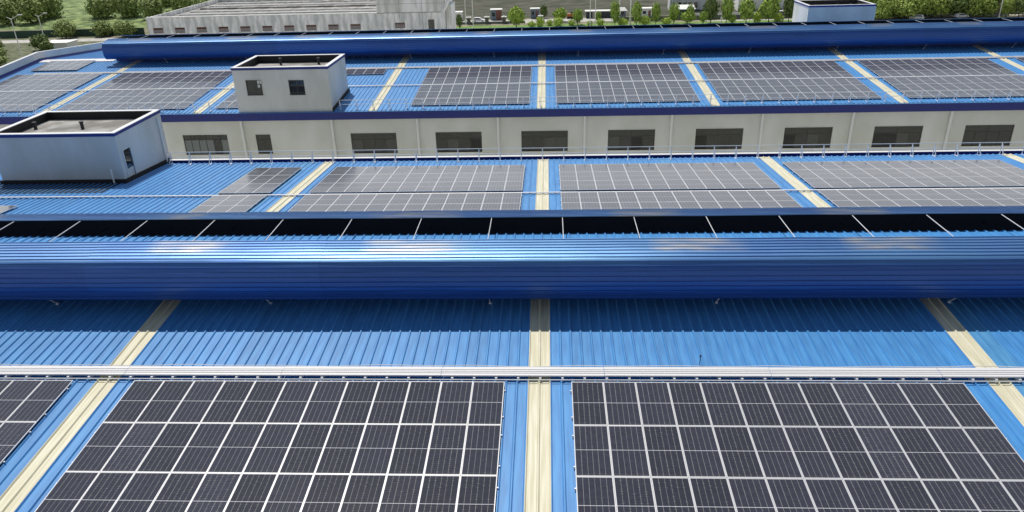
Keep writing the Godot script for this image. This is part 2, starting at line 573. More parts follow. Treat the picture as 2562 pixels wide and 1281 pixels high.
func window(parent: Node, x0: float, x1: float, y0: float, y1: float, z: float, cols: int, transom: float, top_cols: int, frame: Material, glass: Array, far_window_bits := []) -> void:
	var w := MeshInstance3D.new()
	var st := mb()
	var f := 0.05
	bx(st, Vector3(x0, y0, z - 0.05), Vector3(x1, y0 + f, z))
	bx(st, Vector3(x0, y1 - f, z - 0.05), Vector3(x1, y1, z))
	bx(st, Vector3(x0, y0 + f, z - 0.05), Vector3(x0 + f, y1 - f, z))
	bx(st, Vector3(x1 - f, y0 + f, z - 0.05), Vector3(x1, y1 - f, z))
	var ty := y1 - (y1 - y0) * transom
	if transom > 0.0:
		bx(st, Vector3(x0 + f, ty - 0.03, z - 0.05), Vector3(x1 - f, ty + 0.03, z - 0.004))
	for i in range(1, cols):
		var x := lerpf(x0, x1, float(i) / cols)
		bx(st, Vector3(x - 0.025, y0 + f, z - 0.05), Vector3(x + 0.025, (ty - 0.03) if transom > 0.0 else (y1 - f), z - 0.008))
	if transom > 0.0:
		for i in range(1, top_cols):
			var x := lerpf(x0, x1, float(i) / top_cols)
			bx(st, Vector3(x - 0.025, ty + 0.03, z - 0.05), Vector3(x + 0.025, y1 - f, z - 0.008))
	w.mesh = mesh_of(st, frame)
	put(w, "window", parent)
	for i in cols:
		var xa := lerpf(x0, x1, float(i) / cols) + (f if i == 0 else 0.025)
		var xb := lerpf(x0, x1, float(i + 1) / cols) - (f if i == cols - 1 else 0.025)
		box_part("pane", Vector3(xa, y0 + f, z - 0.042), Vector3(xb, (ty - 0.03) if transom > 0.0 else (y1 - f), z - 0.03), glass[i % glass.size()], w)
	if transom > 0.0:
		for i in top_cols:
			var xa := lerpf(x0, x1, float(i) / top_cols) + (f if i == 0 else 0.025)
			var xb := lerpf(x0, x1, float(i + 1) / top_cols) - (f if i == top_cols - 1 else 0.025)
			box_part("pane", Vector3(xa, ty + 0.03, z - 0.042), Vector3(xb, y1 - f, z - 0.03), mats.glass, w)
	for b in far_window_bits:
		box_part("painted_far_window", Vector3(b[0], b[2], z - 0.03), Vector3(b[1], b[3], z - 0.026), mats.milk, w)  # pale pieces paint the bright far window seen through the house

# ---------------------------------------------------------------- stair house on a roof
func stair_house(label: String, x0: float, x1: float, z0: float, z1: float, foot_front: float, top: float, deck_drop: float) -> Node3D:
	# z1 is the front (+z), z0 the back
	var t := thing("stair_house", label, "stair house", Vector3.ZERO, "white stair houses on the roofs")
	var y0 := foot_front - 1.6
	var st := mb()
	var w := 0.2
	bx(st, Vector3(x0, y0, z0), Vector3(x1, top - 0.2, z0 + w))
	bx(st, Vector3(x0, y0, z0 + w), Vector3(x0 + w, top - 0.2, z1 - w))
	part("wall", st, mats.house, t)
	# parapet coping: navy outer edge, pale flat top
	var cp := mb()
	var o := 0.05
	for e in [[x0 - o, x1 + o, z1 - 0.30, z1 + o], [x0 - o, x1 + o, z0 - o, z0 + 0.30], [x0 - o, x0 + 0.30, z0 + 0.30, z1 - 0.30], [x1 - 0.30, x1 + o, z0 + 0.30, z1 - 0.30]]:
		bx(cp, Vector3(e[0], top - 0.02, e[2]), Vector3(e[1], top + 0.02, e[3]))
	part("coping", cp, mats.coping, t)
	var nv := mb()
	bx(nv, Vector3(x0 - 0.06, top - 0.22, z1 - 0.01), Vector3(x1 + 0.06, top - 0.021, z1 + 0.06))
	bx(nv, Vector3(x0 - 0.06, top - 0.22, z0 - 0.06), Vector3(x1 + 0.06, top - 0.021, z0 + 0.01))
	bx(nv, Vector3(x0 - 0.06, top - 0.22, z0 + 0.01), Vector3(x0 + 0.01, top - 0.021, z1 - 0.01))
	bx(nv, Vector3(x1 - 0.01, top - 0.22, z0 + 0.01), Vector3(x1 + 0.06, top - 0.021, z1 - 0.01))
	part("edge_trim", nv, mats.navy, t)
	# black lining inside the parapet and the deck
	var ln := mb()
	var i := 0.235
	var d := top - deck_drop
	bx(ln, Vector3(x0 + w, d, z0 + w), Vector3(x1 - w, top - 0.03, z0 + i))
	bx(ln, Vector3(x0 + w, d, z1 - i), Vector3(x1 - w, top - 0.03, z1 - w))
	bx(ln, Vector3(x0 + w, d, z0 + i), Vector3(x0 + i, top - 0.03, z1 - i))
	bx(ln, Vector3(x1 - i, d, z0 + i), Vector3(x1 - w, top - 0.03, z1 - i))
	part("parapet_lining", ln, mats.tar_and_shadow, t)
	box_part("roof_deck", Vector3(x0 + w, d - 0.2, z0 + w), Vector3(x1 - w, d, z1 - w), mats.deck, t)
	return t

func vent_pipe(parent: Node, at: Vector3, h: float) -> void:
	var st := mb()
	tube(st, Vector3.ZERO, Vector3(0, h, 0), 0.12, 0.12, 10)
	tube(st, Vector3(0, h, 0), Vector3(0, h + 0.1, 0), 0.17, 0.14, 10)
	part("vent_pipe", st, mats.darkpipe, parent, at)

# ---------------------------------------------------------------- trees
var tree_protos := {}
func crown_mesh(seed_value: int, rx: float, ry: float, leaves: int, leaf: float, lo: Color, hi: Color, lumpy: float) -> ArrayMesh:
	var r := RandomNumberGenerator.new()
	r.seed = seed_value
	var f := FastNoiseLite.new()
	f.seed = seed_value
	f.frequency = 0.9
	var st := mb()
	for i in leaves:
		var d := Vector3(r.randfn(), r.randfn(), r.randfn()).normalized()
		var lump := 1.0 + lumpy * f.get_noise_3dv(d * 2.2)
		var rad := (1.0 - 0.55 * pow(r.randf(), 2.2)) * lump
		var p := Vector3(d.x * rx, d.y * ry, d.z * rx) * rad
		var n := (d + Vector3(r.randfn(), r.randfn() + 0.3, r.randfn()) * 0.55).normalized()
		var u := n.cross(Vector3(r.randfn(), r.randfn(), r.randfn())).normalized()
		var v := n.cross(u)
		var s := leaf * r.randf_range(0.6, 1.3)
		var clump := clampf(0.5 + 0.9 * f.get_noise_3dv(d * 4.0 + Vector3(7, 3, 1)), 0.0, 1.0)
		var c := lo.lerp(hi, clampf(clump * 0.7 + r.randf() * 0.3, 0.0, 1.0))
		for q in [p - u * s, p + v * s * 0.6, p + u * s, p - u * s, p + u * s, p - v * s * 0.6]:
			st.set_color(c)
			st.add_vertex(q)
	return mesh_of(st, mats.leaf)

func make_trees() -> void:
	# kind: crown radii as shares of the unit tree (height 1 is scaled later), trunk share, colours
	var kinds := {
		"r": [0.52, 0.40, 0.22,  Color(0.152, 0.260, 0.042), Color(0.487, 0.618, 0.122), 900, 0.10, 0.45],
		"o": [0.46, 0.42, 0.20, Color(0.121, 0.219, 0.042), Color(0.467, 0.598, 0.130), 800, 0.10, 0.55],
		"b": [0.62, 0.50, 0.06, Color(0.173, 0.280, 0.042), Color(0.608, 0.737, 0.140), 600, 0.12, 0.6],
		"d": [0.44, 0.42, 0.18, Color(0.061, 0.100, 0.033), Color(0.214, 0.280, 0.083), 800, 0.10, 0.6],
		"w": [0.60, 0.48, 0.14, Color(0.082, 0.150, 0.033), Color(0.437, 0.538, 0.122), 1500, 0.085, 0.7],
		"h": [0.56, 0.46, 0.14, Color(0.102, 0.159, 0.047), Color(0.374, 0.439, 0.149), 1300, 0.09, 0.7],
	}
	for k in kinds:
		var a: Array = kinds[k]
		var list := []
		for v in 3:
			var t := Node3D.new()
			t.name = "tree"
			var tr := mb()
			tube(tr, Vector3.ZERO, Vector3(0.01, a[2] + 0.06, 0), 0.030, 0.022, 6)
			for b in 4:
				var an := TAU * b / 4.0 + v
				tube(tr, Vector3(0.01, a[2] + 0.02, 0), Vector3(cos(an) * a[0] * 0.5, a[2] + a[1] * 0.95, sin(an) * a[0] * 0.5), 0.016, 0.006, 5)
			var trunk := MeshInstance3D.new()
			trunk.mesh = mesh_of(tr, mats.bark)
			trunk.name = "trunk"
			t.add_child(trunk)
			var c := MeshInstance3D.new()
			c.mesh = crown_mesh(500 + v * 31 + k.unicode_at(0), a[0], a[1], a[5], a[6] * 0.75, a[3], a[4], a[7])
			c.name = "crown"
			c.position.y = a[2] + a[1] * 0.92
			t.add_child(c)
			list.append(t)
		tree_protos[k] = list

var tree_n := 0
func tree(kind: String, called: String, x: float, z: float, h: float, w: float, label: String, category: String, group: String) -> void:
	var list: Array = tree_protos[kind]
	var o: Node3D = list[tree_n % 3].duplicate()
	tree_n += 1
	put(o, called)
	o.position = Vector3(x, G, z)
	o.rotation.y = tree_n * 1.7
	var kw: float = {"r": 1.04, "o": 0.92, "b": 1.24, "d": 0.88, "w": 1.2, "h": 1.12}[kind]
	o.scale = Vector3(w / kw, h, w / kw)
	tag(o, label, category, group)

# ================================================================ the scene
func _ready() -> void:
	rng.seed = 7
	# camera
	var cam := Camera3D.new()
	cam.name = "camera"
	cam.fov = 38.02
	cam.near = 0.2
	cam.far = 3000.0
	cam.transform = Transform3D(Basis(Vector3(0.998796, -0.025082, -0.042153), Vector3(0.004984, 0.906825, -0.421478), Vector3(0.048797, 0.420760, 0.905859)), Vector3(-0.025, 15.174, 29.306))
	add_child(cam)
	cam.current = true
	# sky
	var env := Environment.new()
	env.background_mode = Environment.BG_SKY
	var sky := Sky.new()
	var sm := PanoramaSkyMaterial.new()
	sm.panorama = hazy_sky(SUN_RAY)
	sky.sky_material = sm
	env.sky = sky
	env.tonemap_mode = Environment.TONE_MAPPER_LINEAR
	env.tonemap_exposure = 0.9
	env.sdfgi_enabled = true
	env.ssao_enabled = true
	env.ssil_enabled = true
	var we := WorldEnvironment.new()
	we.name = "world_environment"
	we.environment = env
	add_child(we)
	# sun: high, behind the roofs and slightly to the left
	var sun := DirectionalLight3D.new()
	sun.name = "sun"
	sun.light_energy = 1.5
	sun.light_color = Color(1.0, 0.97, 0.92)
	sun.light_angular_distance = 0.5
	sun.shadow_enabled = true
	add_child(sun)
	sun.look_at_from_position(Vector3.ZERO, SUN_RAY, Vector3.UP)

	make_materials()
	build_ground()
	build_factory_a()
	build_factory_b()
	ventilator("near ridge ventilator with two arched ribbed blue shells tied by white rods across the picture", Vector3(0, 0.05, -0.65), -49.0, 50.0, 0.62, 41)
	ventilator("far ridge ventilator, a long blue arched shell in front of the trees and white factory", Vector3(0, near_b(RB), RB), -51.3, 72.0, -2.95, 61)
	build_stair_houses()
	build_arrays()
	build_trays_and_railings()
	build_background()
	for c in tree_protos:
		for t in tree_protos[c]:
			t.free()

# ---------------------------------------------------------------- ground
func sheet(called: String, x0: float, x1: float, z0: float, z1: float, y: float, mat: Material) -> void:
	var st := mb()
	qd(st, Vector3(x0, y, z0), Vector3(x1, y, z0), Vector3(x1, y, z1), Vector3(x0, y, z1))
	structure(called, st, mat)

func build_ground() -> void:
	sheet("ground", -1500, 1500, -2200, 300, G, mats.ground)
	sheet("factory_yard", -120, 190, -236, 60, G + 0.004, mats.yard)
	sheet("lawn", -36, 112, -247.5, -236, G + 0.008, mats.grass)
	sheet("road", -60, 170, -262.5, -253.2, G + 0.008, mats.road)
	sheet("pavement", 56, 170, -249.8, -247.5, G + 0.012, mats.road)
	# waste ground rising gently behind the road
	var st := mb()
	var f := FastNoiseLite.new()
	f.seed = 77
	f.frequency = 0.03
	var nx := 60
	var nz := 40
	for i in nx:
		for j in nz:
			var q := []
			for e in [[0, 0], [1, 0], [1, 1], [0, 1]]:
				var x := lerpf(-120.0, 240.0, float(i + e[0]) / nx)
				var z := lerpf(-266.0, -440.0, float(j + e[1]) / nz)
				var k := clampf((-266.0 - z) / 30.0, 0.0, 1.0)
				q.append(Vector3(x, G + 0.02 + k * (1.2 + 1.1 * f.get_noise_2d(x, z)) + maxf(0.0, -300.0 - z) * 0.04, z))
			qd(st, q[0], q[3], q[2], q[1])
	structure("waste_ground", st, mats.waste)
	# green hillside and scrub at the left
	var hs := mb()
	for i in 40:
		for j in 30:
			var q := []
			for e in [[0, 0], [1, 0], [1, 1], [0, 1]]:
				var x := lerpf(-420.0, -121.0, float(i + e[0]) / 40)
				var z := lerpf(-262.0, -460.0, float(j + e[1]) / 30)
				q.append(Vector3(x, G + 0.02 + maxf(0.0, -266.0 - z) * 0.03 + 1.0 * clampf((-262.0 - z) / 20.0, 0.0, 1.0) * (1.0 + f.get_noise_2d(x, z)), z))
			qd(hs, q[0], q[3], q[2], q[1])
	structure("hillside", hs, mats.hillgrass)
	sheet("scrub_ground", -300, -121, -228, -120, G + 0.006, mats.scrub)
	var rd := mb()
	qd(rd, Vector3(-300, G + 0.014, -231), Vector3(-150, G + 0.014, -236.5), Vector3(-150, G + 0.014, -229.5), Vector3(-300, G + 0.014, -224))
	structure("lane", rd, mats.road)

# ---------------------------------------------------------------- first factory
const STRIPS_A := [-49.0, -32.8, -16.6, -0.38, 15.95, 33.3]
const STRIPS_B := [-48.4, -33.0, -16.3, -0.62, 15.25, 32.0, 47.95, 63.9]

func build_factory_a() -> void:
	var t := thing("factory_hall", "nearest factory hall with a ribbed blue gable roof and cream skylight strips", "factory")
	roof_slope(t, STRIPS_A, -53.0, 49.0, Vector2(near_a(0.0), 0.0), Vector2(near_a(22.3), 22.3), true)
	roof_slope(t, [-16.6, -0.38, 15.95, 33.3], -53.0, 49.0, Vector2(far_a(-24.55), -24.55), Vector2(far_a(0.0), 0.0), true)
	var ye := far_a(-24.55)
	# box gutter along the far eave: white inner lip, navy trough
	var gt := mb()
	bx(gt, Vector3(-53, ye - 0.55, -25.10), Vector3(49, ye + 0.10, -25.04))
	bx(gt, Vector3(-53, ye - 0.55, -25.04), Vector3(49, ye - 0.45, -24.50))
	bx(gt, Vector3(-53, ye - 0.45, -24.56), Vector3(49, ye - 0.03, -24.52))
	part("gutter", gt, mats.navy, t)
	box_part("gutter_lip", Vector3(-53, ye + 0.10, -25.30), Vector3(49, ye + 0.13, -25.0), mats.coping, t)
	var w := mb()
	bx(w, Vector3(-52.8, G, -24.9), Vector3(48.8, ye - 0.56, -24.6))
	bx(w, Vector3(-52.8, G, 21.8), Vector3(48.8, near_a(22.3) - 0.1, 22.1))
	bx(w, Vector3(-52.8, G, -24.6), Vector3(-52.5, -2.0, 21.8))
	bx(w, Vector3(48.5, G, -24.6), Vector3(48.8, -2.0, 21.8))
	part("wall", w, mats.wall, t)

# ---------------------------------------------------------------- second factory
func build_factory_b() -> void:
	var t := thing("factory_hall", "second factory hall with cream wall, row of dark windows and blue solar roof", "factory")
	var ze := -38.45
	roof_slope(t, STRIPS_B, -60.9, 74.0, Vector2(near_b(RB), RB), Vector2(near_b(ze), ze), false)
	roof_slope(t, [-48.4, -33.0, -16.3, 63.9], -60.9, 74.0, Vector2(far_b(-83.0), -83.0), Vector2(far_b(RB), RB), false)
	var ye := near_b(ze)
	# navy fascia gutter
	var fs := mb()
	bx(fs, Vector3(-61.2, ye - 0.74, -38.36), Vector3(74, ye - 0.02, -38.30))
	bx(fs, Vector3(-61.2, ye - 0.74, -38.62), Vector3(74, ye - 0.66, -38.36))
	part("fascia", fs, mats.navy, t)
	box_part("gutter_lip", Vector3(-61.2, ye - 0.02, -38.40), Vector3(74, ye + 0.005, -38.28), mats.blue2, t)
	# wall with window openings
	var zw := -38.64
	var holes := [[-34.95, -30.6, -5.42, -3.46], [-27.85, -26.4, -5.40, -3.50]]
	for k in range(-2, 9):
		var x := -2.50 + 8.09 * k
		holes.append([x, x + 4.36, -5.47, -3.50])
	wall_with_openings(t, "wall", -61.0, 74.0, G, ye - 0.66, zw - 0.3, zw, holes, mats.wall)
	var ow := mb()
	bx(ow, Vector3(-61.0, G, -82.8), Vector3(-60.7, -1.9, zw - 0.3))
	bx(ow, Vector3(73.7, G, -82.8), Vector3(74, -1.9, zw - 0.3))
	bx(ow, Vector3(-61.0, G, -83.1), Vector3(74, far_b(-83.0) - 0.06, -82.8))
	part("wall", ow, mats.wall, t)
	var dark: Array = [mats.glass]
	var k := 0
	for h in holes:
		var sill := mb()
		if k == 0:
			window(t, h[0], h[1], h[2], h[3], zw - 0.10, 6, 0.27, 6, mats.frame, [mats.blind, mats.blind, mats.blind, mats.blind, mats.glass, mats.blind])
		elif k == 1:
			window(t, h[0], h[1], h[2], h[3], zw - 0.10, 2, 0.30, 1, mats.frame, dark)
		else:
			var g3 := [mats.glass, mats.dimglass, mats.blackglass, mats.glass]
			window(t, h[0], h[1], h[2], h[3], zw - 0.10, 4, 0.34, 2, mats.frame, [g3[rng.randi() % 4], g3[rng.randi() % 4], g3[rng.randi() % 4], g3[rng.randi() % 4]])
		bx(sill, Vector3(h[0] - 0.05, h[2] - 0.06, zw - 0.1), Vector3(h[1] + 0.05, h[2], zw + 0.03))
		bx(sill, Vector3(h[0] - 0.05, h[3], zw + 0.001), Vector3(h[1] + 0.05, h[3] + 0.07, zw + 0.02))
		part("window_trim", sill, mats.wall, t)
		k += 1
	for x in [-28.97, -20.3, -12.2, -4.64, 3.41, 11.39, 19.61, 27.72, 36.4, 44.4]:
		var p := mb()
		tube(p, Vector3(0, ye - 0.72, 0), Vector3(0, G, 0), 0.12, 0.12, 10)
		for yy in [-3.6, -6.0]:
			bx(p, Vector3(-0.1, yy, -0.14), Vector3(0.1, yy + 0.05, 0.09))
		part("downpipe", p, mats.pipe, t, Vector3(x, 0, zw + 0.16))
	# parapet along the left gable
	var pp := mb()
	var pc := mb()
	for e in [[-83.0, far_b(-83.0), RB, far_b(RB)], [RB, near_b(RB), -38.3, near_b(-38.3)]]:
		for side in [[-61.35, -61.1]]:
			var a := Vector3(side[0], 0, 0)
			var b := Vector3(side[1], 0, 0)
			var lo := 3.0
			var p0: float = e[1] + 1.0
			var p1: float = e[3] + 1.0
			qd(pp, Vector3(b.x, p0, e[0]), Vector3(b.x, p1, e[2]), Vector3(b.x, e[3] - lo, e[2]), Vector3(b.x, e[1] - lo, e[0]))
			qd(pp, Vector3(a.x, p0, e[0]), Vector3(a.x, p1, e[2]), Vector3(a.x, e[3] - lo, e[2]), Vector3(a.x, e[1] - lo, e[0]))
			for o in [[p0, p1, 0.0], [p0 + 0.06, p1 + 0.06, 0.0]]:
				qd(pc, Vector3(a.x - 0.05, o[0], e[0]), Vector3(b.x + 0.05, o[0], e[0]), Vector3(b.x + 0.05, o[1], e[2]), Vector3(a.x - 0.05, o[1], e[2]))
			qd(pc, Vector3(b.x + 0.05, p0, e[0]), Vector3(b.x + 0.05, p0 + 0.06, e[0]), Vector3(b.x + 0.05, p1 + 0.06, e[2]), Vector3(b.x + 0.05, p1, e[2]))
	part("parapet", pp, mats.house, t)
	part("parapet_coping", pc, mats.coping, t)
	var pg := mb()
	for e in [[-83.0, far_b(-83.0), RB, far_b(RB)], [RB, near_b(RB), -38.3, near_b(-38.3)]]:
		qd(pg, Vector3(-61.09, e[1] + 0.30, e[0]), Vector3(-61.09, e[3] + 0.30, e[2]), Vector3(-60.75, e[3] + 0.07, e[2]), Vector3(-60.75, e[1] + 0.07, e[0]))
	part("parapet_flashing", pg, mats.navy, t)
	# navy gutter between parapet and roof, white ridge capping left of the ventilator
	var rc := mb()
	for sd in [-1.0, 1.0]:
		var yy := near_b(RB) + 0.07
		qd(rc, Vector3(-60.9, yy, RB), Vector3(-51.6, yy, RB), Vector3(-51.6, yy - S * 0.9, RB + sd * 0.9), Vector3(-60.9, yy - S * 0.9, RB + sd * 0.9))
	part("ridge_cap", rc, mats.tray, t)

# ---------------------------------------------------------------- stair houses
func build_stair_houses() -> void:
	# on the first roof, far slope
	var a := stair_house("blue-grey stair house on the nearest roof at left, dark door in its end wall", -38.4, -29.52, -25.4, -18.86, -1.42, 2.17, 0.60)
	box_part("wall", Vector3(-38.4, -3.0, -19.06), Vector3(-29.52, 1.97, -18.86), mats.house, a)
	var ew := mb()                                       # end wall with a doorway
	bx(ew, Vector3(-29.72, -3.0, -25.2), Vector3(-29.52, 1.97, -20.36))
	bx(ew, Vector3(-29.72, -3.0, -19.36), Vector3(-29.52, 1.97, -19.06))
	bx(ew, Vector3(-29.72, 0.78, -20.36), Vector3(-29.52, 1.97, -19.36))
	bx(ew, Vector3(-29.72, -3.0, -20.36), Vector3(-29.52, -1.25, -19.36))
	part("wall", ew, mats.house, a)
	var dr := mb()
	bx(dr, Vector3(-29.60, -1.25, -20.30), Vector3(-29.56, -0.60, -19.42))
	var door := part("door", dr, mats.house, a)
	box_part("pane", Vector3(-29.60, -0.60, -20.30), Vector3(-29.565, 0.72, -19.42), mats.glass, door)
	var df := mb()
	for e in [[-20.43, -20.33, -1.25, 0.86], [-19.39, -19.29, -1.25, 0.86]]:
		bx(df, Vector3(-29.54, e[2], e[0]), Vector3(-29.48, e[3], e[1]))
	bx(df, Vector3(-29.54, 0.77, -20.33), Vector3(-29.48, 0.86, -19.39))
	part("door_frame", df, mats.coping, a)
	var fl := mb()
	bx(fl, Vector3(-38.55, -2.6, -18.87), Vector3(-29.36, -1.12, -18.72))
	part("flashing", fl, mats.tar_and_shadow, a)
	var fs := mb()                                       # flashing along the end wall follows the slope
	for e in [[0.0, 0.0]]:
		var p := [Vector3(-29.53, far_a(-25.4) - 0.5, -25.4), Vector3(-29.53, far_a(-25.4) + 0.30, -25.4), Vector3(-29.53, far_a(-18.8) + 0.30, -18.8), Vector3(-29.53, far_a(-18.8) - 0.5, -18.8)]
		var o := Vector3(0.13, 0, 0)
		qd(fs, p[0] + o, p[1] + o, p[2] + o, p[3] + o)
		qd(fs, p[1], p[1] + o, p[2] + o, p[2])
		qd(fs, p[0], p[0] + o, p[1] + o, p[1])
	part("flashing", fs, mats.tar_and_shadow, a)
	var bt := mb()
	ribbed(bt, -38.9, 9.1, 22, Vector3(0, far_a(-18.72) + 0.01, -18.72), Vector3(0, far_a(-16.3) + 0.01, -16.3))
	part("painted_shadow_strip", bt, mats.tar_and_shadow, a)  # dark strip paints the shadow this house casts on the roof
	vent_pipe(a, Vector3(-37.5, 1.57, -22.5), 0.42)
	vent_pipe(a, Vector3(-33.9, 1.57, -22.4), 0.45)
	var dp := mb()
	tube(dp, Vector3(0, 1.75, 0), Vector3(0, -1.75, 0), 0.06, 0.06, 8)
	part("downpipe", dp, mats.pipe, a, Vector3(-29.42, 0, -24.7))
	var sp := mb()
	tube(sp, Vector3(0, -0.35, 0), Vector3(0, -1.35, 0), 0.055, 0.055, 8)
	part("drain_pipe", sp, mats.pipe, a, Vector3(-30.25, 0, -18.66))

	# on the second roof, near slope, flush with the eave
	var b := stair_house("grey-white stair house with two windows, standing at the second roof's eave", -28.95, -20.05, -44.9, -38.50, -1.4, 2.80, 0.70)
	wall_with_openings(b, "wall", -28.95, -20.05, -1.42, 2.6, -38.70, -38.50, [[-27.85, -26.35, 0.24, 1.68], [-23.85, -22.38, 0.22, 1.62]], mats.house)
	box_part("wall", Vector3(-20.25, -3.0, -44.7), Vector3(-20.05, 2.6, -38.70), mats.house, b)
	window(b, -27.85, -26.35, 0.24, 1.68, -38.60, 2, 0.0, 1, mats.frame, [mats.glass], [[-26.80, -26.62, 1.30, 1.60], [-26.58, -26.43, 1.30, 1.60], [-26.80, -26.60, 0.95, 1.22]])
	window(b, -23.85, -22.38, 0.22, 1.62, -38.60, 2, 0.0, 1, mats.frame, [mats.glass])
	for h in [[-27.85, -26.35, 0.24, 1.68], [-23.85, -22.38, 0.22, 1.62]]:
		var wt := mb()
		bx(wt, Vector3(h[0] - 0.08, h[3], -38.499), Vector3(h[1] + 0.08, h[3] + 0.07, -38.47))
		bx(wt, Vector3(h[0] - 0.08, h[2] - 0.07, -38.499), Vector3(h[1] + 0.08, h[2], -38.46))
		bx(wt, Vector3(h[1], h[2], -38.499), Vector3(h[1] + 0.08, h[3], -38.47))
		part("window_trim", wt, mats.house, b)
	var fb := mb()
	var p := [Vector3(-20.06, near_b(-44.9) - 0.5, -44.9), Vector3(-20.06, near_b(-44.9) + 0.30, -44.9), Vector3(-20.06, near_b(-38.5) + 0.30, -38.5), Vector3(-20.06, near_b(-38.5) - 0.2, -38.5)]
	var o := Vector3(0.15, 0, 0)
	qd(fb, p[0] + o, p[1] + o, p[2] + o, p[3] + o)
	qd(fb, p[1], p[1] + o, p[2] + o, p[2])
	qd(fb, p[3], p[3] + o, p[2] + o, p[2])
	part("flashing", fb, mats.tar_and_shadow, b)
	vent_pipe(b, Vector3(-26.1, 2.10, -43.6), 0.55)
	vent_pipe(b, Vector3(-22.3, 2.10, -43.5), 0.55)

	# beyond the second ridge
	var c := stair_house("pale stair house beyond the far ventilator, partly cut by the picture's top edge", 35.6, 44.5, -84.9, -78.4, -1.5, 2.50, 0.95)
	box_part("wall", Vector3(35.6, -3.2, -78.6), Vector3(44.5, 2.30, -78.4), mats.house, c)
	box_part("wall", Vector3(44.3, -3.2, -84.7), Vector3(44.5, 2.30, -78.6), mats.house, c)
	for x in [37.6, 40.6, 42.4]:
		vent_pipe(c, Vector3(x, 1.55, -81.6), 0.62)
	var dq := mb()
	tube(dq, Vector3(0, 2.2, 0), Vector3(0, -2.4, 0), 0.06, 0.06, 8)
	part("downpipe", dq, mats.pipe, c, Vector3(44.62, 0, -78.55))

# ---------------------------------------------------------------- arrays
func build_arrays() -> void:
	var tn := atan(S)
	# nearest slope
	var zn := 6.72
	var yn := near_a(zn)
	solar_array("dark solar array in the bottom left corner, left of the slanting cream strip", -32.8 + 1.12, zn, yn, tn, 12, 3)
	solar_array("dark solar array in the foreground, left of the central cream strip", -15.48, zn, yn, tn, 12, 3)
	solar_array("dark solar array in the foreground, right of the central cream strip", 0.78, zn, yn, tn, 12, 3)
	solar_array("dark solar array at the right edge of the foreground beyond the last cream strip", 17.1, zn, yn, tn, 12, 3)
	# first roof, far slope: an upper and a lower block each side of the cable tray
	for blk in 2:
		var z: float = [-22.35, -14.95][blk]
		var rows: int = [3, 2][blk]
		var y := far_a(z)
		var where: String = ["block behind the tray", "block nearest the ventilator"][blk]
		solar_array("narrow three-column array right of the left stair house, " + where, -21.55, z, y, -tn, 3, rows)
		solar_array("array left of the first roof's central cream strip, " + where, -15.52, z, y, -tn, 12, rows)
		solar_array("array right of the first roof's central cream strip, " + where, 0.77, z, y, -tn, 12, rows)
		solar_array("rightmost array on the first roof's far slope, " + where, 16.65, z, y, -tn, 13, rows)
	solar_array("solar array cut by the left edge below the blue-grey stair house", -33.3 - 10 * PW, -13.05, far_a(-13.05), -tn, 10, 1)
	# second roof, near slope
	var pb := 1.105
	var qb := 2.13
	for blk in 2:
		var z: float = [-52.75, -45.95][blk]
		var y := near_b(z)
		var where: String = ["upper block", "lower block"][blk]
		solar_array("array beside the second roof's left gable parapet, " + where, -59.7, z, y, tn, 9, 3, pb, qb)
		solar_array("second roof's array above the blue-grey stair house, " + where, -47.3, z, y, tn, 11, 3, 1.15, qb)
		solar_array("narrow array squeezed left of the two-window stair house, " + where, -31.7, z, y, tn, 2, 3, pb, qb)
		solar_array("ten-column array left of the second roof's upright strip, " + where, -1.72 - 10 * 1.115, z, y, tn, 10, 3, 1.115, qb)
		solar_array("twelve-column array right of the second roof's upright strip, " + where, 0.78, z, y, tn, 12, 3, pb, qb)
		solar_array("thirteen-column array in the second roof's right half, " + where, 16.1, z, y, tn, 13, 3, pb, qb)
		solar_array("array between the second roof's last two strips, " + where, 32.95, z, y, tn, 12, 3, pb, qb)
		solar_array("second roof's array cut by the right edge, " + where, 49.25, z, y, tn, 7, 3, pb, qb)
	solar_array("single-row short solar array right behind the two-window stair house", -17.62 - 8 * pb, -52.75, near_b(-52.75), tn, 8, 1, pb, qb)
	solar_array("small pale solar array beside the far ventilator's left end", -59.2, -58.6, near_b(-58.6) + 0.03, tn, 5, 2, pb, qb)

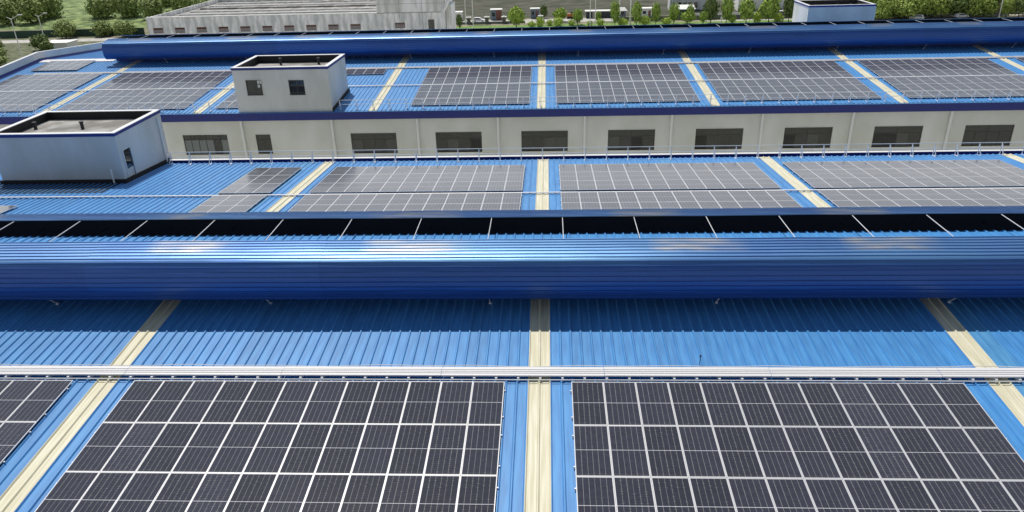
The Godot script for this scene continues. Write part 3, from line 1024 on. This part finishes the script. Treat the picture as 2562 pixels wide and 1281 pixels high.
func build_trays_and_railings() -> void:
	cable_tray("wide white cable tray across the nearest roof above the dark foreground panels", -46.0, 44.0, 5.97, 6.47, near_a(6.22), S, 0.10, 0.13)
	cable_tray("thin white cable tray across the first roof's far slope below the stair house", -50.0, 48.0, -15.16, -15.0, far_a(-15.08), -S, 0.13)
	cable_tray("white cable tray along the top of the second roof's panels under the far ventilator", -58.0, 73.0, -53.42, -52.92, near_b(-53.2), S)
	cable_tray("thin white cable tray through the middle of the second roof's panels", -60.0, 73.0, -46.32, -46.16, near_b(-46.24), S, 0.16)
	# a loose cable lies along the wide tray
	var cb := mb()
	var last := Vector3.ZERO
	for i in 221:
		var x := -40.0 + 80.0 * i / 220.0
		var p := Vector3(x, near_a(5.92) + 0.22 + 0.012 * sin(x * 0.9), 5.93 - 0.05 * absf(sin(x * 0.33)) - 0.03 * sin(x * 1.7))
		if i > 0:
			tube(cb, last, p, 0.016, 0.016, 5)
		last = p
	tag(part("cable", cb, mats.white), "thin white cable lying wavily along the wide near cable tray", "cable")
	var stk := thing("roof_probe", "small dark upright rod standing by the wide cable tray, right of the middle", "rod", Vector3(5.62, near_a(5.5), 5.5))
	var s1 := mb()
	tube(s1, Vector3.ZERO, Vector3(0, 0.34, 0), 0.016)
	part("stem", s1, mats.darkpipe, stk)
	var s2 := mb()
	tube(s2, Vector3(0, 0.34, 0), Vector3(0, 0.42, 0), 0.03)
	part("cap", s2, mats.darkpipe, stk)
	# conduit along the top edge of the near panels
	var cd := mb()
	tube(cd, Vector3(-46, near_a(6.6) + 0.13, 6.6), Vector3(44, near_a(6.6) + 0.13, 6.6), 0.018)
	tag(part("conduit", cd, mats.white), "white conduit along the upper edge of the foreground panels", "conduit")
	var xs := [-28.9]
	var x := -27.4
	while x < 47.0:
		xs.append(x)
		x += 1.587
	railing("white guard railing on braced posts along the first roof's far eave", xs, -29.2, 48.0, far_a(-24.45), -24.45, 1.0)
	var xb := []
	x = -60.0
	while x < 73.0:
		if x < -29.3 or x > -19.8:
			xb.append(x)
		x += 1.56
	railing("low guard railing along the second roof's eave, right of the two-window stair house", xb.filter(func(v): return v > -25), -19.4, 73.0, near_b(-38.9), -38.9, -1.0)
	railing("low guard railing along the second roof's eave, left of the two-window stair house", xb.filter(func(v): return v < -25), -60.6, -29.4, near_b(-38.9), -38.9, -1.0)

# ---------------------------------------------------------------- what lies beyond the roofs
func build_background() -> void:
	build_white_factory()
	build_street()
	make_trees()
	build_trees()

func build_white_factory() -> void:
	var t := thing("white_factory", "stained white factory with small red-framed windows behind the second roof", "factory")
	var z := -145.0
	var holes := []
	for i in range(-5, 8):
		var x := -65.4 + 5.13 * i
		holes.append([x, x + 2.35, -8.45, -7.25])
	wall_with_openings(t, "wall", -92.0, -38.4, G, -4.95, z - 0.4, z, holes.filter(func(h): return h[1] < -38.4), mats.stained)
	wall_with_openings(t, "wall", -38.4, -23.0, G, -5.05, z - 0.4, z, [[-34.65, -32.3, -8.35, -7.15], [-27.0, -25.6, -9.3, -6.6]], mats.stained)
	for h in holes.filter(func(v): return v[1] < -38.4) + [[-34.65, -32.3, -8.35, -7.15]]:
		window(t, h[0], h[1], h[2], h[3], z - 0.08, 3, 0.34, 1, mats.red, [mats.blind])
	window(t, -27.0, -25.6, -9.3, -6.6, z - 0.1, 2, 0.0, 1, mats.frame, [mats.glass])
	# taller end block
	var eb := mb()
	bx(eb, Vector3(-38.5, -4.95, z - 14.0), Vector3(-22.9, 4.5, z + 0.08))
	bx(eb, Vector3(-38.2, G, z - 13.8), Vector3(-23.0, -5.05, z - 0.4))
	part("end_block", eb, mats.concrete, t)
	var jn := mb()
	for x in [-33.4, -28.2]:
		bx(jn, Vector3(x - 0.03, -9.5, z + 0.081), Vector3(x + 0.03, 4.5, z + 0.088))
	bx(jn, Vector3(-38.5, -5.05, z + 0.081), Vector3(-22.9, -4.94, z + 0.10))
	bx(jn, Vector3(-38.5, -3.1, z + 0.081), Vector3(-22.9, -3.05, z + 0.087))
	part("wall_joint", jn, mats.lowwall, t)
	box_part("roof_slab", Vector3(-92, -6.3, z - 42), Vector3(-38.5, -6.0, z - 0.4), mats.deck, t)
	box_part("wall", Vector3(-92, G, z - 42.3), Vector3(-38.5, -5.0, z - 42), mats.concrete, t)
	box_part("wall", Vector3(-92.3, G, z - 42.3), Vector3(-92, -5.0, z), mats.concrete, t)
	box_part("parapet_coping", Vector3(-92.1, -4.95, z - 0.5), Vector3(-38.52, -4.82, z + 0.08), mats.white, t)
	for k in 6:
		box_part("roof_kerb", Vector3(-90, -6.0, z - 6.5 - k * 6.0), Vector3(-39, -5.72 + 0.05 * (k % 2), z - 6.0 - k * 6.0), [mats.deck, mats.white, mats.concrete][k % 3], t)
	box_part("roof_gantry", Vector3(-62, -4.9, z - 34.0), Vector3(-39, -4.6, z - 33.2), mats.lowwall, t)
	box_part("roof_gantry", Vector3(-88, -4.6, z - 38.0), Vector3(-64, -4.3, z - 37.4), mats.white, t)
	# clutter on the roof beyond, and the slanting white strut at the right end
	for k in 5:
		box_part("plant_box", Vector3(-66 + k * 6.0, -6.0, z - 41), Vector3(-62.5 + k * 6.0, -3.6 - 0.3 * (k % 2), z - 38.8), [mats.white, mats.tan, mats.house][k % 3], t)
	var sg := mb()
	tube(sg, Vector3(-23.4, -5.0, z + 1.0), Vector3(-20.8, -0.5, z + 1.0), 0.34, 0.34, 4)
	part("strut", sg, mats.white, t)
	box_part("end_pier", Vector3(-22.9, G, z - 8), Vector3(-21.6, -3.6, z - 0.6), mats.concrete, t)

func kiosk(label: String, x: float, z: float, w: float, h: float, d: float, left_mat: Material, right_mat: Material) -> void:
	var t := thing("kiosk", label, "kiosk", Vector3(x, G, z))
	box_part("wall", Vector3(-w / 2, 0, -d / 2), Vector3(0.0, h, d / 2), left_mat, t)
	box_part("wall", Vector3(0.002, 0, -d / 2), Vector3(w / 2, h, d / 2), right_mat, t)
	box_part("door", Vector3(w * 0.1, 0.05, d / 2), Vector3(w * 0.32, h * 0.8, d / 2 + 0.03), mats.brick, t)
	box_part("window", Vector3(-w * 0.38, h * 0.4, d / 2), Vector3(-w * 0.1, h * 0.75, d / 2 + 0.03), mats.glass, t)
	var r := mb()
	bx(r, Vector3(-w / 2 - 0.25, h, -d / 2 - 0.3), Vector3(w / 2 + 0.25, h + 0.22, d / 2 + 0.3))
	part("roof", r, mats.white, t)

func car(label: String, at: Vector3, turn: float, paint: Material) -> void:
	var t := thing("parked_car", label, "car", at, "parked cars")
	t.rotation.y = turn
	var st := mb()
	var side := [Vector2(-2.25, 0.35), Vector2(-2.3, 0.75), Vector2(-2.15, 1.05), Vector2(-1.9, 1.5), Vector2(-1.5, 1.68), Vector2(0.1, 1.68), Vector2(0.55, 1.55), Vector2(1.15, 1.08), Vector2(2.0, 0.92), Vector2(2.3, 0.7), Vector2(2.3, 0.35)]
	for i in side.size():
		var u: Vector2 = side[i]
		var v: Vector2 = side[(i + 1) % side.size()]
		var wu := 0.92 if u.y < 1.1 else 0.74
		var wv := 0.92 if v.y < 1.1 else 0.74
		qd(st, Vector3(u.x, u.y, wu), Vector3(v.x, v.y, wv), Vector3(v.x, v.y, -wv), Vector3(u.x, u.y, -wu))
		for sg in [-1.0, 1.0]:
			for q in [Vector3(0, 0.8, 0.92 * sg), Vector3(u.x, u.y, wu * sg), Vector3(v.x, v.y, wv * sg)]:
				st.add_vertex(q)
	part("body", st, paint, t)
	for sg in [-1.0, 1.0]:
		var g := mb()
		qd(g, Vector3(-1.75, 1.12, 0.93 * sg), Vector3(-1.5, 1.52, 0.82 * sg), Vector3(0.25, 1.52, 0.82 * sg), Vector3(0.85, 1.12, 0.93 * sg))
		part("side_window", g, mats.glass, t)
		for x in [-1.42, 1.42]:
			var w := mb()
			tube(w, Vector3(x, 0.34, 0.72 * sg), Vector3(x, 0.34, 0.95 * sg), 0.34, 0.34, 12)
			var o := part("wheel", w, mats.rubber, t)
			var r := mb()
			tube(r, Vector3(x, 0.34, 0.95 * sg), Vector3(x, 0.34, 0.965 * sg), 0.2, 0.2, 8)
			part("rim", r, mats.steel, o)
	var ws := mb()
	qd(ws, Vector3(0.62, 1.52, 0.68), Vector3(1.12, 1.13, 0.8), Vector3(1.12, 1.13, -0.8), Vector3(0.62, 1.52, -0.68))
	part("windscreen", ws, mats.glass, t)

func pole(called: String, label: String, category: String, x: float, z: float, h: float, r: float, mat: Material, group := "") -> Node3D:
	var t := thing(called, label, category, Vector3(x, G, z), group)
	var st := mb()
	tube(st, Vector3.ZERO, Vector3(0, h, 0), r, r * 0.7, 8)
	part("post", st, mat, t)
	var b := mb()
	tube(b, Vector3.ZERO, Vector3(0, 0.5, 0), r * 1.7, r * 1.5, 8)
	part("base", b, mat, t)
	return t

func build_street() -> void:
	# low wall with capped pillars along the road
	var wl := thing("roadside_wall", "low grey wall between lawn and road, broken by capped pillars", "wall", Vector3(0, G, -252.4))
	box_part("wall", Vector3(-36, 0, -0.15), Vector3(-8.0, 0.8, 0.15), mats.lowwall, wl)
	box_part("wall", Vector3(24, 0, -0.15), Vector3(110, 1.5, 0.15), mats.lowwall, wl)
	var first: Node3D = null
	var spots := [[-28.6, "leftmost grey gate pillar with white cap, left of the white car"], [-22.0, "grey gate pillar with white cap between white car and brick-sided kiosk"], [-15.7, "grey gate pillar with white cap right of the brick-sided kiosk"], [-2.4, "grey gate pillar with white cap in front of the slate kiosk"], [84.0, "grey gate pillar at right beside the pale stair house top"], [38.5, "grey gate pillar with white cap in front of the small white house"]]
	for s in spots:
		var t := thing("gate_pillar", s[1], "pillar", Vector3(s[0], G, -252.3), "capped pillars of the roadside wall")
		box_part("shaft", Vector3(-0.62, 0, -0.5), Vector3(0.62, 2.3, 0.5), mats.pillar, t)
		box_part("cap", Vector3(-0.95, 2.3, -0.75), Vector3(0.95, 2.55, 0.75), mats.white, t)
		var k := mb()
		tube(k, Vector3(0, 2.55, 0), Vector3(0, 3.0, 0), 0.36, 0.05, 8)
		part("finial", k, mats.white, t)
	car("white estate car parked on the road between two capped pillars", Vector3(-25.4, G + 0.02, -257.6), 0.0, mats.carwhite)
	car("silver car half hidden behind the leafy trees right of the road lamps", Vector3(76.0, G + 0.02, -257.5), 0.3, mats.carsilver)
	car("white car just above the far ventilator, below the dark tree belt", Vector3(126.4, G + 0.02, -241.5), 2.7, mats.carwhite)
	car("white car farthest right, low under the dark tree belt", Vector3(142.0, G + 0.02, -243.0), 0.2, mats.carwhite)
	kiosk("kiosk with white roof, grey left half and brick-red right half", -19.2, -263.5, 4.0, 3.7, 3.0, mats.slate, mats.brick)
	kiosk("small slate-blue kiosk with white roof beside a dark round tree", -4.6, -265.5, 3.2, 3.5, 2.6, mats.slate, mats.slate)
	kiosk("small white hut behind the blue flag at the white factory's corner", -34.5, -264.0, 4.6, 3.0, 3.0, mats.white, mats.white)
	kiosk("small white house between two oval trees, left of the pale building", 37.2, -263.5, 4.2, 3.0, 3.4, mats.house, mats.house)
	# dark container with a white canopy
	var ct := thing("container_shed", "long dark shed under a flat white canopy behind the twin lamp poles", "shed", Vector3(19.6, G, -263.5))
	box_part("body", Vector3(-5.0, 0, -1.5), Vector3(-2.6, 2.4, 1.5), mats.container, ct)
	box_part("body", Vector3(0.6, 0, -1.5), Vector3(5.2, 2.4, 1.5), mats.container, ct)
	box_part("canopy", Vector3(-5.4, 2.4, -1.9), Vector3(5.4, 2.65, 1.9), mats.white, ct)
	for x in [-2.2, -0.8, 0.3]:
		box_part("post", Vector3(x - 0.07, 0, 1.5), Vector3(x + 0.07, 2.4, 1.64), mats.pillar, ct)
	# white pavilion tent
	var tt := thing("pavilion", "small pavilion with a hipped white roof beside the thick white mast", "pavilion", Vector3(28.2, G, -264.5))
	var rf := mb()
	var c := [Vector3(-1.9, 2.3, 1.4), Vector3(1.9, 2.3, 1.4), Vector3(1.9, 2.3, -1.4), Vector3(-1.9, 2.3, -1.4)]
	var d := [Vector3(-0.9, 3.5, 0), Vector3(0.9, 3.5, 0)]
	qd(rf, d[0], d[1], c[1], c[0])
	qd(rf, d[1], d[0], c[3], c[2])
	for q in [[d[1], c[2], c[1]], [d[0], c[0], c[3]]]:
		for v in q:
			rf.add_vertex(v)
	part("roof", rf, mats.white, tt)
	box_part("body", Vector3(-1.3, 0, -1.0), Vector3(1.3, 2.28, 1.0), mats.slate, tt)
	box_part("window", Vector3(-0.7, 0.8, 1.0), Vector3(0.7, 1.9, 1.03), mats.glass, tt)
	# orange digger
	var dg := thing("digger", "rusty orange digger standing between two green trees on the road", "digger", Vector3(9.0, G, -263.0))
	box_part("track", Vector3(-1.6, 0, 0.5), Vector3(1.6, 0.7, 1.1), mats.rubber, dg)
	box_part("track", Vector3(-1.6, 0, -1.1), Vector3(1.6, 0.7, -0.5), mats.rubber, dg)
	box_part("body", Vector3(-1.5, 0.7, -1.0), Vector3(1.0, 1.7, 1.0), mats.orange, dg)
	box_part("cab", Vector3(-0.2, 1.7, 0.1), Vector3(0.9, 2.6, 1.0), mats.container, dg)
	var ar := mb()
	tube(ar, Vector3(0.9, 1.5, -0.2), Vector3(2.6, 2.6, -0.2), 0.16)
	tube(ar, Vector3(2.6, 2.6, -0.2), Vector3(3.6, 1.2, -0.2), 0.12)
	part("arm", ar, mats.orange, dg)
	var bk := mb()
	bx(bk, Vector3(3.2, 0.5, -0.6), Vector3(4.0, 1.2, 0.2))
	part("bucket", bk, mats.orange, dg)
	# flag, poles, lamps
	var fp := pole("flagpole", "flagpole with a blue flag at the corner of the white factory", "flagpole", -32.3, -241.2, 8.8, 0.16, mats.white)
	var fg := mb()
	for i in 6:
		var x0 := -0.15 - i * 0.2
		qd(fg, Vector3(x0, 7.0, 0.1 * sin(i * 1.2)), Vector3(x0 - 0.2, 6.9, 0.1 * sin((i + 1) * 1.2)), Vector3(x0 - 0.2, 5.0, 0.1 * sin((i + 1) * 1.2)), Vector3(x0, 5.1, 0.1 * sin(i * 1.2)))
	part("flag", fg, mats.flag, fp)
	var names := ["left of a close pair of slim white poles beside the white car", "right of a close pair of slim white poles beside the white car", "left of the twin slim poles before the dark shed", "right of the twin slim poles before the dark shed", "thick white mast right of the white pavilion", "slim pole between two bushes at right, before the pale building", "slim pole behind the pavilion, cut by the top edge"]
	var pl := [[-28.6, -241.5, 12.0, 0.12], [-26.0, -241.2, 12.0, 0.14], [14.9, -240.6, 12.0, 0.13], [16.7, -240.5, 12.0, 0.12], [29.0, -242.5, 12.0, 0.28], [60.4, -242.0, 12.0, 0.13], [27.0, -262.0, 12.0, 0.18]]
	for i in pl.size():
		var p := pole("lamp_pole", names[i], "pole", pl[i][0], pl[i][1], pl[i][2], pl[i][3], mats.pipe, "poles along the lawn")
		box_part("junction_box", Vector3(-0.35, 2.0 if i < 2 else 1.2, -0.2), Vector3(0.35, 2.8 if i < 2 else 2.0, 0.3), mats.white, p)
	# street lamps at the left
	for e in [["tall grey street lamp rising above the left gable parapet", -149.2, -180.1, 13.6], ["smaller street lamp beyond the lane at left", -181.0, -239.2, 7.6], ["leaning-looking lamp pole in the tree belt at right", 154.1, -242.0, 9.0]]:
		var p := pole("street_lamp", e[0], "street lamp", e[1], e[2], e[3], 0.15, mats.pipe, "street lamps")
		var am := mb()
		for sd in [-0.45, 1.0]:
			tube(am, Vector3(0, e[3] - 0.2, 0), Vector3(sd * 2.6, e[3] + 0.9 * absf(sd), 0), 0.09, 0.06)
		part("arm", am, mats.pipe, p)
		box_part("lamp_head", Vector3(2.2, e[3] + 0.8, -0.2), Vector3(3.5, e[3] + 1.05, 0.2), mats.pipe, p)
	# pale office building behind the trees
	var bd := thing("office_building", "pale building with blue windows behind the trees, cut by the top edge", "building", Vector3(55.0, G, -276.0))
	box_part("wall", Vector3(-7.0, 0, -8), Vector3(4.5, 14.0, -2), mats.house, bd)
	box_part("wall", Vector3(4.5, 0, -8), Vector3(10.0, 4.0, -1), mats.house, bd)
	for i in 5:
		var w := box_part("window", Vector3(-6.2 + i * 2.1, 4.6, -2.0), Vector3(-4.7 + i * 2.1, 6.6, -1.94), mats.slate, bd)
		box_part("pane", Vector3(-6.05 + i * 2.1, 4.75, -1.94), Vector3(-4.85 + i * 2.1, 6.45, -1.92), mats.blind, w)
		box_part("window", Vector3(-6.2 + i * 2.1, 1.2, -2.0), Vector3(-4.7 + i * 2.1, 3.2, -1.94), mats.glass, bd)
	for i in 3:
		box_part("pilaster", Vector3(-7.2 + i * 1.0, 0, -2.0), Vector3(-6.8 + i * 1.0, 14, -1.6), mats.white, bd)
	var sh := thing("market_shed", "shed with a broad white roof and dark green front behind a round bush", "shed", Vector3(51.0, G, -265.0))
	box_part("wall", Vector3(-3.6, 0, -2), Vector3(3.8, 2.4, 1.6), mats.fencegreen, sh)
	var sr := mb()
	qd(sr, Vector3(-4.0, 3.6, -2.4), Vector3(4.2, 3.6, -2.4), Vector3(4.2, 2.5, 2.2), Vector3(-4.0, 2.5, 2.2))
	qd(sr, Vector3(-4.0, 2.5, 2.2), Vector3(4.2, 2.5, 2.2), Vector3(4.2, 2.35, 2.2), Vector3(-4.0, 2.35, 2.2))
	part("roof", sr, mats.white, sh)
	var wb := thing("warehouse", "white warehouse wall glimpsed between the leafy trees at right", "warehouse", Vector3(82.0, G, -272.0))
	box_part("wall", Vector3(-9, 0, -8), Vector3(14, 12, 0), mats.white, wb)
	box_part("plinth", Vector3(-9, 0, 0), Vector3(14, 1.0, 0.06), mats.lowwall, wb)
	var tk := thing("boundary_wall", "white boundary wall behind the conical bush at right", "wall", Vector3(64.0, G, -256.0))
	box_part("panel", Vector3(-10.5, 0, 0), Vector3(-2, 1.7, 0.25), mats.white, tk)
	box_part("panel", Vector3(-1.9, 0, 0), Vector3(12, 1.7, 0.25), mats.white, tk)
	var hr := thing("tan_house", "sand-coloured house peeping through the tree belt in the top right corner", "house", Vector3(160.5, G, -256.0))
	box_part("wall", Vector3(-4.5, 0, -3), Vector3(4.5, 6.5, 3), mats.tan, hr)
	var hrf := mb()
	qd(hrf, Vector3(-5, 6.4, 3.5), Vector3(5, 6.4, 3.5), Vector3(5, 8.4, 0), Vector3(-5, 8.4, 0))
	qd(hrf, Vector3(-5, 8.4, 0), Vector3(5, 8.4, 0), Vector3(5, 6.4, -3.5), Vector3(-5, 6.4, -3.5))
	part("roof", hrf, mats.brick, hr)
	# left: dark green hoarding along the lane, white kerb block
	var fn := thing("hoarding", "dark green hoarding along the far side of the lane at left", "fence", Vector3(-195.0, G, -240.0))
	fn.rotation.y = 0.04
	for i in 24:
		box_part("panel", Vector3(-70 + i * 5.0, 0, -0.05), Vector3(-65.06 + i * 5.0, 2.5, 0.05), mats.fencegreen, fn)
	var ga := thing("guard_hut", "low white building behind the parapet corner beside dark shrubs", "hut", Vector3(-158.5, G, -213.0))
	box_part("wall", Vector3(-4, 0, -3), Vector3(4, 2.2, 3), mats.white, ga)
	box_part("roof", Vector3(-4.3, 2.2, -3.3), Vector3(4.3, 2.5, 3.3), mats.white, ga)

const ORD := ["first", "second", "third", "fourth", "fifth", "sixth", "seventh", "eighth", "ninth", "tenth", "eleventh", "twelfth", "thirteenth", "fourteenth", "fifteenth", "sixteenth", "seventeenth", "eighteenth", "nineteenth", "twentieth", "twenty-first", "twenty-second"]

func build_trees() -> void:
	var place := ["left of the slate kiosk", "left of the twin slim poles", "at the foot of the capped pillar"]
	var list := [[-10.8, -240.6, 7.1, 5.8, "r", "large round street tree standing alone between the two kiosks"], [4.7, -254.9, 4.8, 4.8, "r", "round tree right of the dark tree by the slate kiosk"], [3.8, -242.5, 2.9, 3.9, "b", "pale round bush in front of the round tree right of the slate kiosk"], [-2.5, -241.4, 3.3, 3.2, "b", "yellow-green bush before the pillar at the slate kiosk"],
		[10.8, -245.6, 5.3, 3.6, "o", "oval tree beside the orange digger, left of the twin poles"], [18.4, -250.7, 3.8, 2.0, "o", "narrow young tree before the dark shed, between the twin poles and tall oval tree"], [18.6, -242.4, 2.3, 2.8, "b", "round bush right of the twin slim poles"], [23.6, -241.7, 8.0, 3.1, "o", "tall oval tree just left of the white pavilion"],
		[26.2, -241.3, 2.4, 3.5, "b", "pale bush below the white pavilion"], [31.0, -240.6, 7.8, 3.5, "o", "tall oval tree right of the thick white mast"], [33.8, -240.2, 3.2, 3.6, "b", "loose bush before the small white house"], [37.7, -241.7, 7.2, 3.1, "o", "oval tree right of the small white house"],
		[41.4, -241.1, 2.5, 3.6, "b", "low round bush left of the green-fronted shed"], [44.1, -242.7, 6.7, 3.6, "o", "tall pale tree left of the green-fronted shed"], [49.5, -242.0, 6.6, 2.5, "o", "slim pale tree rising behind the big round bush"], [48.8, -242.1, 4.2, 5.0, "r", "big round bush before the green-fronted shed"],
		[54.1, -241.3, 4.1, 3.1, "o", "conical clipped bush right of the big round bush"], [56.9, -242.9, 8.8, 4.7, "d", "dark tall tree with bare trunk before the white boundary wall"], [62.1, -242.1, 9.0, 4.2, "o", "tall leafy tree right of the slim pole at right"], [64.2, -241.8, 2.8, 2.2, "b", "small shrub at the foot of the tall leafy tree at right"],
		[68.7, -241.2, 8.2, 5.3, "o", "broad leafy tree before the silver car"], [76.6, -242.0, 9.0, 6.4, "o", "broad yellow-green tree before the warehouse wall"], [83.7, -243.0, 9.0, 4.2, "d", "dark tree just left of the pale stair house top"], [73.0, -242.5, 3.7, 3.3, "b", "shrub between the two broad leafy trees at right"],
		[-1.2, -264.7, 4.9, 2.7, "d", "dark round tree touching the slate kiosk"], [-35.6, -252.3, 3.9, 2.3, "d", "dark shrub against the white factory's corner"], [-30.9, -241.5, 4.9, 2.1, "d", "dark upright shrub beside the blue flag"], [0.8, -245.0, 2.0, 2.3, "b", "small bush right of the yellow-green bush by the pillar"],
		[8.6, -243.9, 2.0, 2.5, "b", "small bush at the foot of the oval tree by the digger"], [-5.5, -241.9, 2.0, 2.8, "b", "low bush right of the large round street tree"], [14.9, -242.9, 1.7, 2.0, "b", "small bush at the foot of the twin poles"], [80.1, -243.5, 2.8, 4.2, "b", "wide shrub before the last tree left of the pale stair house"]]
	for e in list:
		var bush: bool = e[4] == "b"
		tree(e[4], "bush" if bush else "street_tree", e[0], e[1], e[2], e[3], e[5], "bush" if bush else "tree", "bushes on the lawn" if bush else "street trees along the lawn")
	var belt := [[117.1, -244.1, 6.8, 6.9], [123.1, -243.2, 5.9, 8.3], [128.7, -244.4, 7.6, 7.2], [134.6, -245.6, 6.8, 8.3], [140.3, -244.7, 7.6, 7.7], [145.3, -243.9, 7.0, 6.9], [150.6, -245.2, 5.6, 6.1], [157.5, -244.1, 5.6, 4.1], [161.4, -243.4, 5.8, 4.9], [115.0, -242.3, 3.6, 5.5], [122.4, -245.4, 4.0, 6.7], [133.9, -252.0, 10.6, 9.9], [146.4, -252.2, 10.3, 9.9], [154.0, -252.8, 9.0, 8.4], [121.0, -254.0, 10.5, 10.0], [166.0, -246.0, 7.0, 6.0], [127.0, -259.0, 12.0, 11.0], [139.5, -259.0, 12.0, 11.0], [172.0, -250.0, 9.0, 8.0], [112.0, -250.0, 9.0, 7.0]]
	belt.sort_custom(func(a, b): return a[0] / (30.0 - a[1]) < b[0] / (30.0 - b[1]))
	for i in belt.size():
		var b: Array = belt[i]
		var dark := i % 3 == 2
		tree("d" if dark else "w", "belt_tree", b[0], b[1], b[2] * 1.05, b[3] * 1.15, "%s leafy tree, %s from the left in the top right tree belt" % ["dark" if dark else "bright", ORD[i]], "tree", "trees of the belt at the top right")
	var left := [[-208.8, -275.0, 9.9, 10.1], [-218.4, -273.8, 9.8, 9.7], [-206.3, -284.7, 10.7, 9.9], [-183.3, -283.1, 10.1, 9.9], [-173.2, -286.5, 9.8, 10.0], [-258.4, -340.5, 8.3, 11.7], [-160.0, -280.0, 9.0, 9.0], [-148.0, -282.0, 9.5, 10.0], [-240.0, -320.0, 10.0, 12.0], [-136.0, -276.0, 9.0, 9.0], [-268.0, -330.0, 10.0, 12.0], [-246.0, -345.0, 10.0, 12.0], [-190.0, -310.0, 10.0, 12.0], [-170.0, -312.0, 10.0, 12.0], [-124.0, -280.0, 9.0, 9.0], [-275.0, -365.0, 10.0, 14.0]]
	left.sort_custom(func(a, b): return a[0] / (30.0 - a[1]) < b[0] / (30.0 - b[1]))
	for i in left.size():
		var b: Array = left[i]
		tree("h", "hillside_tree", b[0], b[1], b[2], b[3], "dull green tree, %s from the left on the top left hillside" % ORD[i], "tree", "trees on the hillside at the top left")
	var shrubs := [[-164.1, -211.2, 5.0, 5.7, "dark spreading shrub at the parapet corner below the lane"], [-188.0, -222.5, 3.1, 4.1, "yellow-green shrub at the lane's left end"], [-157.8, -204.6, 3.9, 3.8, "dark shrub tucked behind the low white building at left"], [-178.2, -210.8, 4.0, 3.1, "scrubby bush left of the tall street lamp below the lane"], [-171.7, -237.5, 5.7, 7.1, "tree beyond the lane, behind the smaller street lamp"], [-159.3, -240.0, 5.1, 6.4, "round tree beyond the lane, right of the smaller street lamp"], [-142.1, -170.4, 2.9, 4.4, "low shrub just outside the left gable parapet"], [-146.2, -163.0, 3.4, 4.7, "yellowish shrub lowest at the left edge outside the parapet"], [-150.5, -238.5, 5.2, 7.0, "tree at the lane's right end near the white factory"], [-168.0, -196.0, 3.2, 5.0, "scrub bush in the rough ground left of the tall street lamp"], [-160.0, -185.0, 2.6, 4.6, "scrub bush close behind the left parapet"]]
	for b in shrubs:
		tree("d" if b[4].begins_with("dark") else "h", "shrub", b[0], b[1], b[2], b[3], b[4], "shrub", "shrubs at the left")
